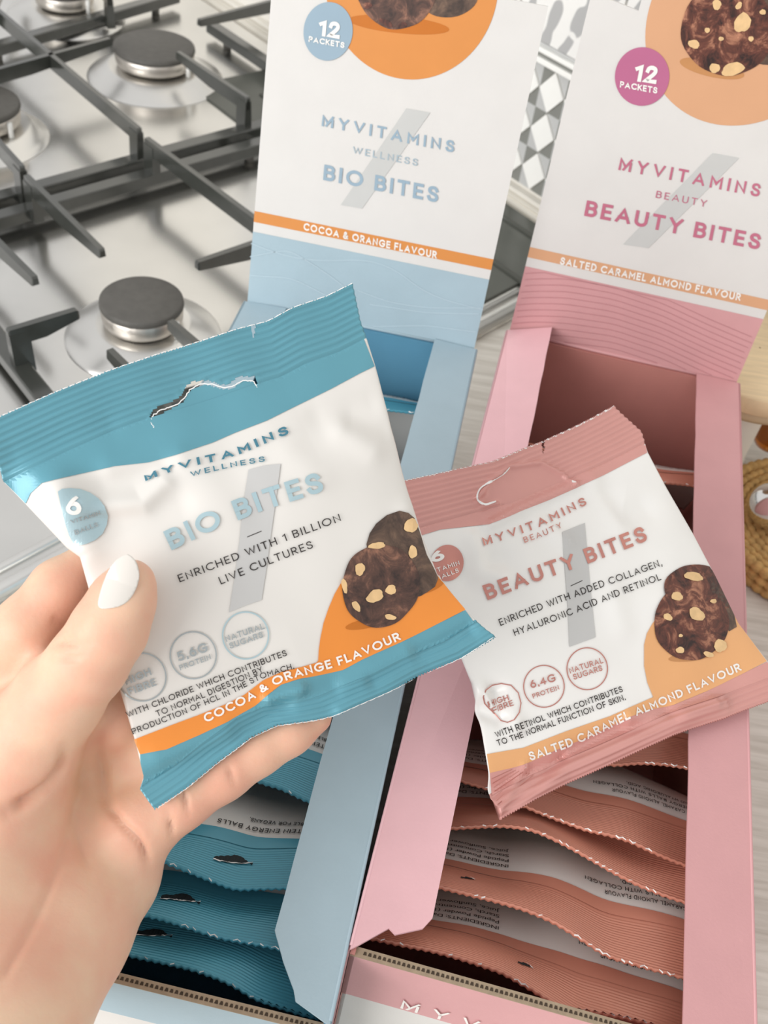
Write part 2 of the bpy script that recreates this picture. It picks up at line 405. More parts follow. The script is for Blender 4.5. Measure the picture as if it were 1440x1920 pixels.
def text(s, base, cap, surf, m, parent, w=.14, space=.22, lift=0.0005, up=None, name='lettering', label=None, cap2=None, plain=False):
    """lettering laid along a baseline on a surface, stretched to end exactly at the end of the baseline"""
    if plain: v, f = glyphs(s, 0.0, 1.0); ch = cap_height(); ids = [0] * len(v)
    else: v, f = stroke_glyphs(s, w, space); ch = 1.0; ids = stroke_glyphs.ids
    x0, x1 = v[:, 0].min(), v[:, 0].max(); base = smooth_line(base); out = []
    for (x, y), k_ in zip(v, ids):
        t = (x - x0) / (x1 - x0); p, d = poly_at(base, min(max(t, 0), 1))
        u = np.array(up) if up is not None else np.array([d[1], -d[0]])
        c = cap if cap2 is None else cap + (cap2 - cap) * t
        q = p + u * (y / ch * c); out.append(surf.put(q[0], q[1], lift + k_ * .00003))
    o = link(name, out, f, m, parent)
    if label: o['label'] = label
    return o
def patch(poly, surf, m, parent, lift=0.00015, step=7.0, name='print_patch', label=None):
    """flat print with an exact outline, cut fine enough to follow the surface"""
    if name in ('printed_ball', 'printed_nut', 'print_shadow') and hasattr(surf, 'outline'):
        c = np.mean(np.asarray(poly, float), 0); ok = inside(poly, surf.outline); q = []
        for p, k in zip(poly, ok):
            p = np.array(p, float)
            if not k:
                lo_, hi_ = 0.0, 1.0
                for _ in range(12):
                    m_ = (lo_ + hi_) / 2
                    if inside([c + (p - c) * m_], surf.outline)[0]: lo_ = m_
                    else: hi_ = m_
                p = c + (p - c) * lo_
            q.append((p[0], p[1]))
        poly = q
    bm = bmesh.new(); vs = [bm.verts.new((p[0], p[1], 0)) for p in poly]
    f = bm.faces.new(vs); bm.normal_update()
    bmesh.ops.triangulate(bm, faces=[f])
    P = np.asarray(poly, float)
    for ax in (0, 1):
        lo, hi = P[:, ax].min(), P[:, ax].max(); k = lo + step
        while k < hi:
            n = [0, 0, 0]; n[ax] = 1; c = [0, 0, 0]; c[ax] = k
            bmesh.ops.bisect_plane(bm, geom=list(bm.verts) + list(bm.edges) + list(bm.faces), plane_co=c, plane_no=n)
            k += step
    for v in bm.verts: v.co = surf.put(v.co.x, v.co.y, lift)
    # face the viewer side
    bm.normal_update()
    o = bm_link(name, bm, m, parent, smooth=False)
    if label: o['label'] = label
    return o
def ellipse(cx, cy, rx, ry, n=56, a0=0.0, a1=2 * math.pi, rot=0.0, wob=0.0, seed=0):
    rnd = random.Random(seed); ph = [rnd.uniform(0, 6.28) for _ in range(4)]
    out = []
    for k in range(n):
        a = a0 + (a1 - a0) * k / n
        w = 1 + wob * (math.sin(3 * a + ph[0]) + 0.7 * math.sin(5 * a + ph[1]) + 0.5 * math.sin(9 * a + ph[2]))
        x, y = rx * w * math.cos(a), ry * w * math.sin(a)
        out.append((cx + x * math.cos(rot) - y * math.sin(rot), cy + x * math.sin(rot) + y * math.cos(rot)))
    return out
def stroke(pl, width, surf, m, parent, closed=False, lift=0.0004, name='print_line', n=None, label=None, rag=0):
    pl = np.asarray(pl, float)
    if n: pl = smooth_line(pl, n)
    if rag: pl = pl + np.random.RandomState(5).normal(0, rag * .5, pl.shape)
    vs = []; fs = []; k = len(pl)
    for i in range(k):
        a = pl[(i - 1) % k] if (closed or i > 0) else pl[i]; b = pl[(i + 1) % k] if (closed or i < k - 1) else pl[i]
        d = (b - a) / (np.linalg.norm(b - a) + 1e-9); nn = np.array([-d[1], d[0]])
        for s in (-0.5, 0.5):
            q = pl[i] + nn * s * width; vs.append(surf.put(q[0], q[1], lift))
    for i in range(k if closed else k - 1):
        j = (i + 1) % k; fs.append((2 * i, 2 * i + 1, 2 * j + 1, 2 * j))
    o = link(name, vs, fs, m, parent)
    if label: o['label'] = label
    return o
def inside(P, poly):
    P = np.asarray(P); poly = np.asarray(poly, float); r = np.zeros(len(P), bool); j = len(poly) - 1
    for i in range(len(poly)):
        xi, yi = poly[i]; xj, yj = poly[j]
        c = ((yi > P[:, 1]) != (yj > P[:, 1])) & (P[:, 0] < (xj - xi) * (P[:, 1] - yi) / (yj - yi + 1e-12) + xi)
        r ^= c; j = i
    return r
def seg_dist(P, pl):
    """distance of points (n,k) to polyline (m,k)"""
    best = np.full(len(P), 1e9)
    for a, b in zip(pl[:-1], pl[1:]):
        d = b - a; t = np.clip(((P - a) @ d) / (d @ d + 1e-15), 0, 1)
        best = np.minimum(best, np.linalg.norm(P - a - t[:, None] * d, axis=1))
    return best
def sstep(a, b, x):
    t = np.clip((x - a) / (b - a), 0, 1); return t * t * (3 - 2 * t)

# ------------------------------------------------------------------ setting: wall, worktop
YAW = math.radians(45.5)
EU = np.array([math.cos(YAW), math.sin(YAW), 0]); EV = np.array([math.sin(YAW), -math.cos(YAW), 0]); EZ = np.array([0, 0, 1.0])
def uv(u, v, z=0.0): return EU * u + EV * v + EZ * z
PW = on_z(980, 379, 0.0); UW = float(PW @ EU)
def on_wall(px, py): return on_plane(px, py, PW, EU)

wall = slab('wall_back', [uv(UW, -1.3, -0.02), uv(UW, 0.75, -0.02), uv(UW, 0.75, 0.9), uv(UW, -1.3, 0.9)], EU, 0.05, M['plaster'])
wall['kind'] = 'structure'
# skirting moulding along the foot of the tiles
zm = float(on_wall(990, 358)[2])
bm = bmesh.new()
prof = [(0, 0), (-0.016, 0), (-0.016, zm * 0.30), (-0.011, zm * 0.40), (-0.012, zm * 0.55), (-0.007, zm * 0.68), (-0.010, zm * 0.82), (-0.008, zm), (0, zm)]
rows = []
for v in (-1.2, 0.7): rows.append([bm.verts.new(Vector(uv(UW + a, v, b))) for a, b in prof])
for i in range(len(prof) - 1): bm.faces.new((rows[0][i], rows[0][i + 1], rows[1][i + 1], rows[1][i]))
o = bm_link('trim_1', bm, M['moulding']); o['kind'] = 'structure'
# harlequin border of the tiled wall: white lozenges with split grey lozenges between
D_top = on_wall(1046.7, 133); D_bot = on_wall(996.7, 354); D_l = on_wall(1014, 156); D_r = on_wall(1060, 181)
dh = (D_top[2] - D_bot[2]) / 3.0; dw = abs(float((D_r - D_l) @ EV)); v0 = float(D_bot @ EV)
def tri_tile(pts, m, t): 
    return slab('tile', [uv(UW, a, b) for a, b in pts], -EU, t, m, wall)
z0 = float(D_bot[2])
proto = {}
def lozenge(kind, v, z):
    if kind not in proto:
        g = 0.0006
        if kind == 'w': pts = [(0, -dh / 2 + g), (dw / 2 - g, 0), (0, dh / 2 - g), (-dw / 2 + g, 0)]; m = M['tile_white']; t = 0.0035
        else:
            sx, sz = {'a': (-1, 1), 'b': (1, 1), 'c': (1, -1), 'd': (-1, -1)}[kind]
            pts = [(0, 0), (sx * (dw / 2 - g), 0), (0, sz * (dh / 2 - g))]
            m = M['tile_dark'] if sx * sz < 0 else M['tile_light']; t = 0.0022
        o = slab('tile', [uv(UW, a, b) for a, b in pts], -EU, t, m, wall); proto[kind] = o
        base = Matrix.Translation(Vector(uv(0, v, z))); o.location = Vector(uv(0, v, z)); return o
    o = proto[kind].copy(); COL.objects.link(o); o.location = Vector(uv(0, v, z)); return o
for i in range(-4, 11):
    for k in range(3): lozenge('w', v0 + i * dw, z0 + (k + 0.5) * dh)
for i in range(-4, 10):
    for k in range(4):
        for q in 'abcd':
            if (k == 0 and q in 'cd') or (k == 3 and q in 'ab'): continue
            lozenge(q, v0 + (i + 0.5) * dw, z0 + k * dh)
# pencil rails and floral tiles above the border
zt = float(D_top[2]); zp = [float(on_wall(*p)[2]) for p in ((1046, 118), (1046, 108), (1046, 98), (1046, 91))]
def rail_strip(za, zb, t, m):
    return slab('tile_rail', [uv(UW, v0 - 0.45, za), uv(UW, v0 + 0.70, za), uv(UW, v0 + 0.70, zb), uv(UW, v0 - 0.45, zb)], -EU, t, m, wall, 0.0008)
rail_strip(zt + 0.001, zp[0], 0.007, M['tile_white']); rail_strip(zp[0], zp[1], 0.004, M['tile_dark'])
rail_strip(zp[1], zp[2], 0.007, M['tile_white']); rail_strip(zp[2], zp[3], 0.003, M['tile_light'])
tw = 0.10
for i in range(-4, 7):
    for k in range(2):
        a = v0 - 0.05 + i * tw; b = zp[3] + k * tw
        slab('tile', [uv(UW, a + .001, b + .001), uv(UW, a + tw - .001, b + .001), uv(UW, a + tw - .001, b + tw - .001), uv(UW, a + .001, b + tw - .001)], -EU, 0.005, M['floral'], wall, 0.0008)

wt = slab('worktop', [uv(-0.75, -1.2, -0.03), uv(UW - 0.0005, -1.2, -0.03), uv(UW - 0.0005, 0.7, -0.03), uv(-0.75, 0.7, -0.03)], EZ, 0.03, M['worktop'])
tag(wt, 'pale grey wood-grain worktop that the hob and both boxes stand on', 'worktop')

# ------------------------------------------------------------------ gas hob
E1 = on_z(70, 1085, 0.004); E2 = on_z(917, 618, 0.004); ed = (E2 - E1) / np.linalg.norm(E2 - E1)
Ea = E1 - ed * 0.28
tt = (UW - 0.024 - E1 @ EU) / (ed @ EU); Eb = E1 + ed * tt
hob = thing('gas_hob', 'stainless steel gas hob with black burner caps, left of the boxes', 'hob', (float(Ea[0]), float(Ea[1]), 0.0))
Ec = Eb - EV * 0.75; Ed = Ea - EV * 0.70
flat = lambda p, z: np.array([p[0], p[1], z])
slab('hob_plate', [flat(Ea, 0.0002), flat(Eb, 0.0002), flat(Ec, 0.0002), flat(Ed, 0.0002)], EZ, 0.005, M['steel'], hob, 0.001)
nrm = np.array([ed[1], -ed[0], 0])
for k, (off, r, z) in enumerate(((-0.004, 0.0045, 0.0055), (-0.017, 0.003, 0.0055))):
    vs, fs = tube_mesh([flat(Ea + nrm * off, z), flat(Eb + nrm * off, z)], r, 12)
    link('edge_trim', vs, fs, M['steel_bright'], hob, True)
# dark reflection in the steel painted as an added strip, with two raised beads
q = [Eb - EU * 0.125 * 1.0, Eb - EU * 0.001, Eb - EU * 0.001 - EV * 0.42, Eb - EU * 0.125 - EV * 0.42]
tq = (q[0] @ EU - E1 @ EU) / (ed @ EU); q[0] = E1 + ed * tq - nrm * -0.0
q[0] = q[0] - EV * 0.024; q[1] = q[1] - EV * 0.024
slab('reflection_strip', [flat(p, 0.0052) for p in q], EZ, 0.002, M['dark_reflection'], hob, 0.0006)
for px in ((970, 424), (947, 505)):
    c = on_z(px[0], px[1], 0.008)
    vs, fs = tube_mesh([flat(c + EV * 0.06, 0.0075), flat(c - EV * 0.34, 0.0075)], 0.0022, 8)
    link('raised_bead', vs, fs, M['dark_reflection'], hob, True)

def burner(px, py, zcap, rc, rd, label=None):
    c = on_z(px, py, zcap); c = np.array([c[0], c[1], 0.0052])
    zc = zcap - 0.0052
    d = lathe('burner_dish', [(0.001, zc * .36), (rc * .9, zc * .36), (rc * 1.10, zc * .38), (rc * 1.18, zc * .37), (rd * .88, zc * .15), (rd * .93, zc * .10), (rd * .985, zc * .04), (rd, 0.0002)], c, M['steel_bright'], hob, 72)
    lathe('burner_ring', [(rc * .80, zc * .40), (rc * .82, zc * .42), (rc * .92, zc * .46), (rc * .96, zc * .52), (rc * .965, zc * .82), (rc * .93, zc * .84), (0.001, zc * .84)], c, M['aluminium'], hob, 72,
          rim=lambda a, r, z: (0.0006 * (1 if math.sin(a * 30) > 0 else 0)) if z > zc * .6 and r > rc * .9 else 0)
    lathe('burner_cap', [(rc * .80, zc * .84), (rc * .985, zc * .845), (rc, zc * .885), (rc * .985, zc * .97), (rc * .94, zc), (0.00005, zc * 1.005)], c, M['cap'], hob, 72)
    vs, fs = tube_mesh([c + np.array([rc * 1.02 * math.cos(-.4), rc * 1.02 * math.sin(-.4), zc * .40]), c + np.array([rc * 1.02 * math.cos(-.4), rc * 1.02 * math.sin(-.4), zc * .80])], 0.0022, 8)
    link('spark_plug', vs, fs, M['tile_white'], hob, True)
burner(289, 84, 0.036, 0.038, 0.064)
burner(265, 560, 0.036, 0.028, 0.053)
burner(-50, 190, 0.036, 0.037, 0.057)
burner(118, -28, 0.036, 0.030, 0.060)

ZT = 0.047
def finger_mesh(a, b, legs, taper):
    a = np.array([a[0], a[1], 0]); b = np.array([b[0], b[1], 0]); L = np.linalg.norm(b - a); d = (b - a) / L; s = np.array([-d[1], d[0], 0])
    vs = []; fs = []
    def sec(t, zt, zb, wt, wb):
        p = a + d * t
        vs.extend([p + s * wt / 2 + EZ * zt, p - s * wt / 2 + EZ * zt, p - s * wb / 2 + EZ * zb, p + s * wb / 2 + EZ * zb])
    def block(secs):
        i0 = len(vs)
        for q in secs: sec(*q)
        n = len(secs)
        for k in range(n - 1):
            o = i0 + 4 * k
            for e in range(4): fs.append((o + e, o + (e + 1) % 4, o + 4 + (e + 1) % 4, o + 4 + e))
        fs.append((i0 + 3, i0 + 2, i0 + 1, i0)); o = i0 + 4 * (n - 1); fs.append((o, o + 1, o + 2, o + 3))
    dep = 0.0115
    ta = 0.006 if 'a' in taper else dep; tb = 0.006 if 'b' in taper else dep
    block([(0, ZT - 0.0012, ZT - ta, .0036, .0045), (0.0012, ZT, ZT - ta - .0005, .0042, .0054), (L * .5, ZT, ZT - dep, .0046, .0066), (L - .0012, ZT, ZT - tb - .0005, .0042, .0054), (L, ZT - .0012, ZT - tb, .0036, .0045)])
    lw = 0.013
    if 'a' in legs: block([(0, ZT - 0.004, .0135, .0058, .008), (lw, ZT - .004, .0135, .0058, .008)])
    if 'b' in legs: block([(L - lw, ZT - 0.004, .0135, .0058, .008), (L, ZT - .004, .0135, .0058, .008)])
    return vs, fs
def grate(name, label, fingers, rails, base):
    g = thing(name, label, 'pan support', base, 'cast iron pan supports on the hob')
    for (a, b, legs, taper) in fingers:
        A = on_z(a[0], a[1], ZT); B = on_z(b[0], b[1], ZT)
        vs, fs = finger_mesh(A, B, legs, taper); link('finger', vs, fs, M['cast_iron'], g)
    for (a, b, w) in rails:
        A = on_z(a[0], a[1], 0.021); B = on_z(b[0], b[1], 0.021); d = (B - A) / np.linalg.norm(B - A); s = np.array([-d[1], d[0], 0])
        slab('rail', [flat(A + s * w / 2, .011), flat(B + s * w / 2, .011), flat(B - s * w / 2, .011), flat(A - s * w / 2, .011)], EZ, .010, M['cast_iron'], g, .0012)
        for p in (A + d * .03, B - d * .03):
            lathe('rubber_foot', [(0.0005, 0), (0.004, 0), (0.0045, .0062), (0.0005, .0062)], flat(p, .0052), M['cap'], g, 12)
    return g
grate('pan_support', 'black cast iron pan support around the farther burner, top left', [
    ((-90, -55), (262, 241), 'b', ''), ((-120, 160), (207, 70), '', 'b'), ((333, 95), (466, 183), 'b', 'a'),
    ((-120, 135), (42, 312), 'b', 'a'), ((372, 36), (640, -34), '', 'a'),
    ((150, -90), (205, -12), 'b', ''), ((10, -60), (-25, 22), 'b', '')],
    [((-140, 402), (520, 222), 0.013), ((-60, 96), (330, -16), 0.013), ((395, 40), (560, 150), 0.012)], on_z(262, 241, 0.0052))
grate('pan_support', 'black cast iron pan support around the nearer burner, by the blue packet', [
    ((48, 326), (192, 468), 'a', 'b'), ((274, 256), (560, 468), 'a', ''), ((-110, 345), (66, 520), 'a', 'b'),
    ((368, 490), (560, 425), '', 'a'), ((12, 618), (145, 578), 'a', 'b'), ((204, 652), (330, 775), 'b', 'a'), ((318, 598), (452, 712), 'b', 'a')],
    [((-140, 440), (520, 254), 0.013), ((-60, 560), (130, 800), 0.013), ((130, 800), (520, 690), 0.012)], on_z(48, 326, 0.0052))

# ------------------------------------------------------------------ display boxes
BW, BL_, BH = 0.125, 0.3407, 0.124
def box_frame(bx, by, yaw):
    ax = np.array([math.cos(yaw), math.sin(yaw), 0]); ay = np.array([-math.sin(yaw), math.cos(yaw), 0])
    return np.array([bx, by, BH]), ax, ay
PINK = box_frame(0.1123, 0.1873, -0.1154); BLUE = box_frame(-0.0279, 0.178, -0.0787)
LID_PINK, LID_BLUE = 0.0944, 0.2067

def display_box(fr, lid_ang, name, label, cm, cin, cstrip, cutl, cutr, front_drop, lift_l, lift_r, shoulder):
    B, ax, ay = fr; hw = BW / 2
    P = lambda s, t, z: B + ax * s - ay * t + EZ * (z - BH)      # s across, t from the back, z height
    root = thing(name, label, 'box', P(0, BL_ / 2, 0))
    th = 0.0016
    for sg in (-1, 1):
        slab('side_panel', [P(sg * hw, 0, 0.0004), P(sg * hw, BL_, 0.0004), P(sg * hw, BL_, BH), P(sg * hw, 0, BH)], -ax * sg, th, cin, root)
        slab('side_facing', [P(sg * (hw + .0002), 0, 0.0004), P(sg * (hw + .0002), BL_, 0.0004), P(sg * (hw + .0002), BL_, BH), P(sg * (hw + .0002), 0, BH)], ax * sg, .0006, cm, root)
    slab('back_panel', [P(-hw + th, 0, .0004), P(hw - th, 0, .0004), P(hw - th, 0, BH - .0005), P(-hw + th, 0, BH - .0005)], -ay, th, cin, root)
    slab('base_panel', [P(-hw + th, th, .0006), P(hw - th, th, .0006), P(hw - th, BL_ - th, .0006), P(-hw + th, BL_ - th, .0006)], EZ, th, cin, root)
    zf = BH - front_drop; zw = BH - 0.034
    slab('front_panel', [P(-hw, BL_, .0004), P(hw, BL_, .0004), P(hw, BL_, zw), P(-hw, BL_, zw)], ay, th * 1.6, M['card_white'], root, .0004)
    slab('front_band', [P(-hw, BL_, zw), P(hw, BL_, zw), P(hw, BL_, zf), P(-hw, BL_, zf)], ay, th * 1.6, cm, root)
    # corrugated board edge along the torn front
    slab('board_edge', [P(-hw, BL_ + .0002, zf), P(hw, BL_ + .0002, zf), P(hw, BL_ - th * 1.8, zf), P(-hw, BL_ - th * 1.8, zf)], EZ, .0004, M['kraft'], root)
    vs = []; fs = []; n = 76
    for k in range(n):
        s = -hw + .004 + (2 * hw - .008) * k / n; w = (2 * hw) / n * .70; i = len(vs)
        vs += [P(s, BL_ - th * .55, zf + .0005), P(s + w, BL_ - th * .55, zf + .0005), P(s + w * .8, BL_ - th * 1.2, zf + .0005), P(s + w * .2, BL_ - th * 1.2, zf + .0005)]
        fs.append((i, i + 1, i + 2, i + 3))
    o = link('board_flutes', vs, fs, M['flute'], root); o['kind'] = 'stuff'
    # the folded-in strips left when the top was torn out
    sw = 0.0228
    for sg, cut, lf in ((-1, cutl, lift_l), (1, cutr, lift_r)):
        outl = [(0.0, -0.001)] + [(0.0, BL_ - .0006)] + cut
        bm = bmesh.new(); top = []
        rnd = random.Random(3 if sg > 0 else 5)
        pts = [(0.0, 0.0005)]
        pts += [(0.0, BL_ - .0006)] + [(a * sw, t) for a, t in cut]
        # perforated inner edge, slightly ragged
        tb = cut[-1][1]
        for k in range(1, 26): pts.append((sw * (1 + rnd.uniform(-.008, .008)), tb - (tb - 0.0005) * k / 26))
        pts.append((sw, 0.0005))
        zz = lambda a, t: BH + .0004 + lf[0] * (a / sw) * (1 - t / BL_) + lf[1] * (a / sw) * (t / BL_)
        vsb = [bm.verts.new(Vector(P(sg * (hw + .0003 - a), t, zz(a, t)))) for a, t in pts]
        f = bm.faces.new(vsb); bm.normal_update(); bmesh.ops.triangulate(bm, faces=[f])
        r = bmesh.ops.extrude_face_region(bm, geom=list(bm.faces)); bmesh.ops.translate(bm, verts=[v for v in r['geom'] if isinstance(v, bmesh.types.BMVert)], vec=Vector((0, 0, .0009)))
        bmesh.ops.recalc_face_normals(bm, faces=bm.faces)
        bm_link('top_strip', bm, cstrip[0] if sg < 0 else cstrip[1], root)
        vs, fs = tube_mesh([P(sg * (hw + .0001), .001, BH + .0009), P(sg * (hw + .0001), BL_ - .002, BH + .0009)], .0007, 6)
        link('fold_crease', vs, fs, cstrip[0] if sg < 0 else cstrip[1], root, True)
    # lid standing up at the back
    ld = ay * math.sin(lid_ang) + EZ * math.cos(lid_ang); ln = -ay * math.cos(lid_ang) + EZ * math.sin(lid_ang)
    Q = lambda s, h: B + ax * s + ld * h + ay * .0002 + EZ * .0004
    lw = hw - .0012
    sh = 0.1644
    pts = [(-lw, .0), (lw, .0), (lw, sh)]
    if shoulder == 'r': pts += [(lw - .0165, sh), (lw - .0165, .205), (-lw, .205)]
    else: pts += [(lw, .205), (-lw + .0215, .205), (-lw + .0215, sh + .001), (-lw + .0070, sh + .0035), (-lw + .0070, .205), (-lw, .205)]
    lid = slab('lid', [Q(a, h) for a, h in pts], -ln, .0016, M['card_white'], root)
    s = Surf([Q(-lw - .03, -.01), Q(lw + .03, -.01), Q(lw + .03, .23), Q(-lw - .03, .23)], [(0, 1, 2, 3)])
    vs, fs = tube_mesh([Q(-lw, 0), Q(lw, 0)], .0009, 8); link('hinge_crease', vs, fs, cm, root, True)
    return root, lid, s, P, Q, lw, lid_ang

pbox, plid, PS, PP, PQ, plw, _ = display_box(PINK, LID_PINK, 'display_box', 'open pink card display box with white lid lettered in mauve, on the right', M['card_pink'], M['card_pink_shaded'],
    (M['card_pink_lit'], M['card_pink']), [(.10, BL_ - .0025), (.45, BL_ - .010), (.55, BL_ - .0085), (.9, BL_ - .0125), (1.0, BL_ - .0165)],
    [(.5, BL_ - .0006), (.9, BL_ - .002), (1.0, BL_ - .005)], 0.0012, (.008, .001), (.000, .001), 'l')
bbox, blid, BS, BP, BQ, blw, _ = display_box(BLUE, LID_BLUE, 'display_box', 'open pale blue card display box with white lid, beside the hob', M['card_blue'], M['card_blue_in'],
    (M['card_blue'], M['card_blue']), [(.5, BL_ - .002), (1.0, BL_ - .012)],
    [(.10, BL_ - .0015), (.50, BL_ - .0050), (.56, BL_ - .0080), (.78, BL_ - .0150), (1.0, BL_ - .0235)], 0.005, (.001, .001), (.001, .0005), 'r')

def lid_band(Q, lw, pts_lo, m, lid, a, b, name, lift):
    ln = np.cross(Q(1, 0) - Q(0, 0), Q(0, 1) - Q(0, 0)); ln /= np.linalg.norm(ln)
    return link(name, [Q(-lw, a) + ln * lift, Q(lw, a) + ln * lift, Q(lw, b) + ln * lift, Q(-lw, b) + ln * lift], [(0, 1, 2, 3)], m, lid)
S1, S2, S3 = 0.0387, 0.0438, 0.0494
def lid_clip_circle(Q, lw, S, cpx, rim_px, top=.205):
    pass
# pink lid print
lid_band(PQ, plw, None, M['card_pink'], plid, 0.0005, S1, 'print_band', .00015)
lid_band(PQ, plw, None, M['print_caramel_card'], plid, S2, S3, 'print_band', .00015)
lid_band(BQ, blw, None, M['card_blue'], blid, 0.0005, S1, 'print_band', .00015)
lid_band(BQ, blw, None, M['print_orange_card'], blid, S2, S3, 'print_band', .00015)
def lid_local(px, py, Q):
    o = Q(0, 0); a = Q(1, 0) - o; b = Q(0, 1) - o; n = np.cross(a, b); n /= np.linalg.norm(n)
    p = on_plane(px, py, o, n) - o; return float(p @ a), float(p @ b)
def lid_disc(Q, lw, S, edge_px, m, lid, name='print_disc', lift=.00015, maxh=.2048, wob=0, seed=0):
    """circle through three measured rim points of the lid, trimmed to the lid"""
    (x1, y1), (x2, y2), (x3, y3) = [lid_local(p[0], p[1], Q) for p in edge_px]
    A = np.array([[x2 - x1, y2 - y1], [x3 - x1, y3 - y1]]) * 2; b = np.array([x2 ** 2 - x1 ** 2 + y2 ** 2 - y1 ** 2, x3 ** 2 - x1 ** 2 + y3 ** 2 - y1 ** 2])
    c = np.linalg.solve(A, b); r = math.hypot(x1 - c[0], y1 - c[1])
    ln = np.cross(Q(1, 0) - Q(0, 0), Q(0, 1) - Q(0, 0)); ln /= np.linalg.norm(ln)
    pts = []
    for (x, y) in ellipse(c[0], c[1], r, r, 90, wob=wob, seed=seed): pts.append((min(max(x, -lw), lw), min(y, maxh)))
    return link(name, [Q(x, y) + ln * lift for x, y in pts], [tuple(range(len(pts)))], m, lid), c, r
lid_disc(PQ, plw, PS, ((1210, 62), (1252, 184), (1360, 235)), M['print_caramel_card'], plid)
lid_disc(BQ, blw, BS, ((613, 0), (769, 149), (932, 0)), M['print_orange_card'], blid)
# printed balls on the lids
patch(ellipse(1335, 128, 62, 16, 30, rot=.22), PS, M['print_shadow_caramel'], plid, .00025, 40, 'print_shadow')
patch(ellipse(1440, 60, 62, 62, 40, wob=.01), PS, M['cocoa_rear'], plid, .0003, 40, 'printed_ball')
patch(ellipse(1364, 54, 87, 88, 60, wob=.012, seed=2), PS, M['berry'], plid, .00045, 40, 'printed_ball')
for (x, y, a, b, r) in ((1392, 42, 15, 19, .5), (1301, 82, 11, 8, .3), (1344, 8, 8, 10, 0), (1340, 127, 10, 9, 0), (1374, 129, 22, 12, -.3), (1408, 72, 5, 5, 0), (1326, 56, 5, 5, 0), (1352, 72, 5, 4, 0), (1430, 22, 6, 5, 0), (1385, 10, 5, 8, .6)):
    patch(ellipse(x, y, a, b, 18, rot=r, wob=.06, seed=x), PS, M['nut'], plid, .0006, 40, 'printed_nut')
patch(ellipse(748, 46, 95, 16, 30, rot=.1), BS, M['print_shadow_orange'], blid, .00025, 40, 'print_shadow')
patch(ellipse(838, -22, 62, 55, 40, wob=.01), BS, M['cocoa_rear'], blid, .0003, 40, 'printed_ball')
patch(ellipse(744, -30, 78, 84, 60, wob=.014, seed=5), BS, M['cocoa'], blid, .00045, 40, 'printed_ball')
for (x, y, a, b, r) in ((724, 42, 14, 5, .5), (755, 47, 9, 5, -.2), (690, 10, 8, 6, 0), (790, -20, 14, 10, 0), (720, -40, 15, 12, 0)):
    patch(ellipse(x, y, a, b, 18, rot=r, wob=.08, seed=x), BS, M['nut'] if y < 0 else M['berry'], blid, .0006, 40, 'printed_nut')
# badges, slash, lettering
patch(ellipse(615.5, 58.5, 46, 55, 60, rot=.1), BS, M['print_blue_card'], blid, .0004, 60, 'print_badge')
patch(ellipse(1204, 143, 51, 55, 60, rot=.1), PS, M['print_mauve'], plid, .0004, 60, 'print_badge')
patch([(762, 203), (807, 211), (679, 391), (639, 384)], BS, M['print_grey_card'], blid, .0002, 60, 'print_slash')
patch([(1336, 287), (1386, 296), (1216, 465), (1168, 458)], PS, M['print_grey_card'], plid, .0002, 60, 'print_slash')
ub = (.09, -1.0); upk = (.20, -1.0)
def lt(s, base, cap, S, m, lid, up, w=.16, lift=.0003, space=.22): text(s, base, cap, S, m, lid, w, space, lift, up)
lt('12', [(596, 66), (637, 73)], 31, BS, M['print_white'], blid, ub, .24, .0006, .16)
lt('PACKETS', [(579, 78), (646, 90)], 11, BS, M['print_white'], blid, ub, .22, .0006, .16)
lt('~YVITAMINS', [(603, 236), (851, 286)], 22, BS, M['print_blue_card'], blid, ub, .19, space=.42)
lt('WELLNESS', [(661, 287), (783, 311)], 13, BS, M['print_blue_grey'], blid, ub, .15, space=.36)
lt('BIO BITES', [(606, 337), (821, 380)], 29, BS, M['print_blue_card'], blid, ub, .20, space=.26)
lt('COCOA & ORANGE FLAVOUR', [(569, 431), (819, 485)], 14, BS, M['print_white'], blid, ub, .22)
lt('12', [(1186, 151), (1230, 157)], 33, PS, M['print_white'], plid, (.18, -1), .24, .0006, .16)
lt('PACKETS', [(1162, 163), (1232, 175)], 12, PS, M['print_white'], plid, (.1, -1), .22, .0006, .16)
lt('~YVITAMINS', [(1159, 318), (1423, 369)], 24, PS, M['print_rose'], plid, upk, .18, space=.42)
lt('BEAUTY', [(1229, 370), (1324, 388)], 13, PS, M['print_rose'], plid, upk, .13, space=.36)
lt('BEAUTY BITES', [(1095, 404), (1423, 468)], 29, PS, M['print_rose'], plid, upk, .20, space=.26)
lt('SALTED CARAMEL ALMOND FLAVOUR', [(1049, 495), (1388, 564)], 14, PS, M['print_white'], plid, upk, .22)
# fine line art on the lower part of the lids
for pl in ([(469, 481), (541, 467), (602, 505), (643, 534), (668, 560)], [(471, 456), (530, 479), (595, 490), (693, 485), (747, 505), (783, 541), (830, 562), (905, 580)], [(469, 516), (548, 521), (602, 548), (650, 575)],
           [(671, 544), (729, 566), (801, 577), (902, 577)], [(693, 570), (800, 586), (898, 588)], [(700, 612), (800, 610), (893, 622)]):
    stroke(pl, 1.6, BS, M['print_wave'], blid, n=30)
for k in range(12):
    y = 512 + k * 11.5
    pl = smooth_line([(940, y + 4), (1000, y - 1), (1060, y - 2 + k * .4), (1150, y + 14), (1240, y + 44), (1330, y + 86), (1430, y + 128)], 70)
    pl = [p for p in pl if .001 < lid_local(p[0], p[1], PQ)[1] < S1 - .0006 and abs(lid_local(p[0], p[1], PQ)[0]) < plw - .0005]
    if len(pl) > 4: stroke(pl, 1.1, PS, M['print_wave_rose'], plid)
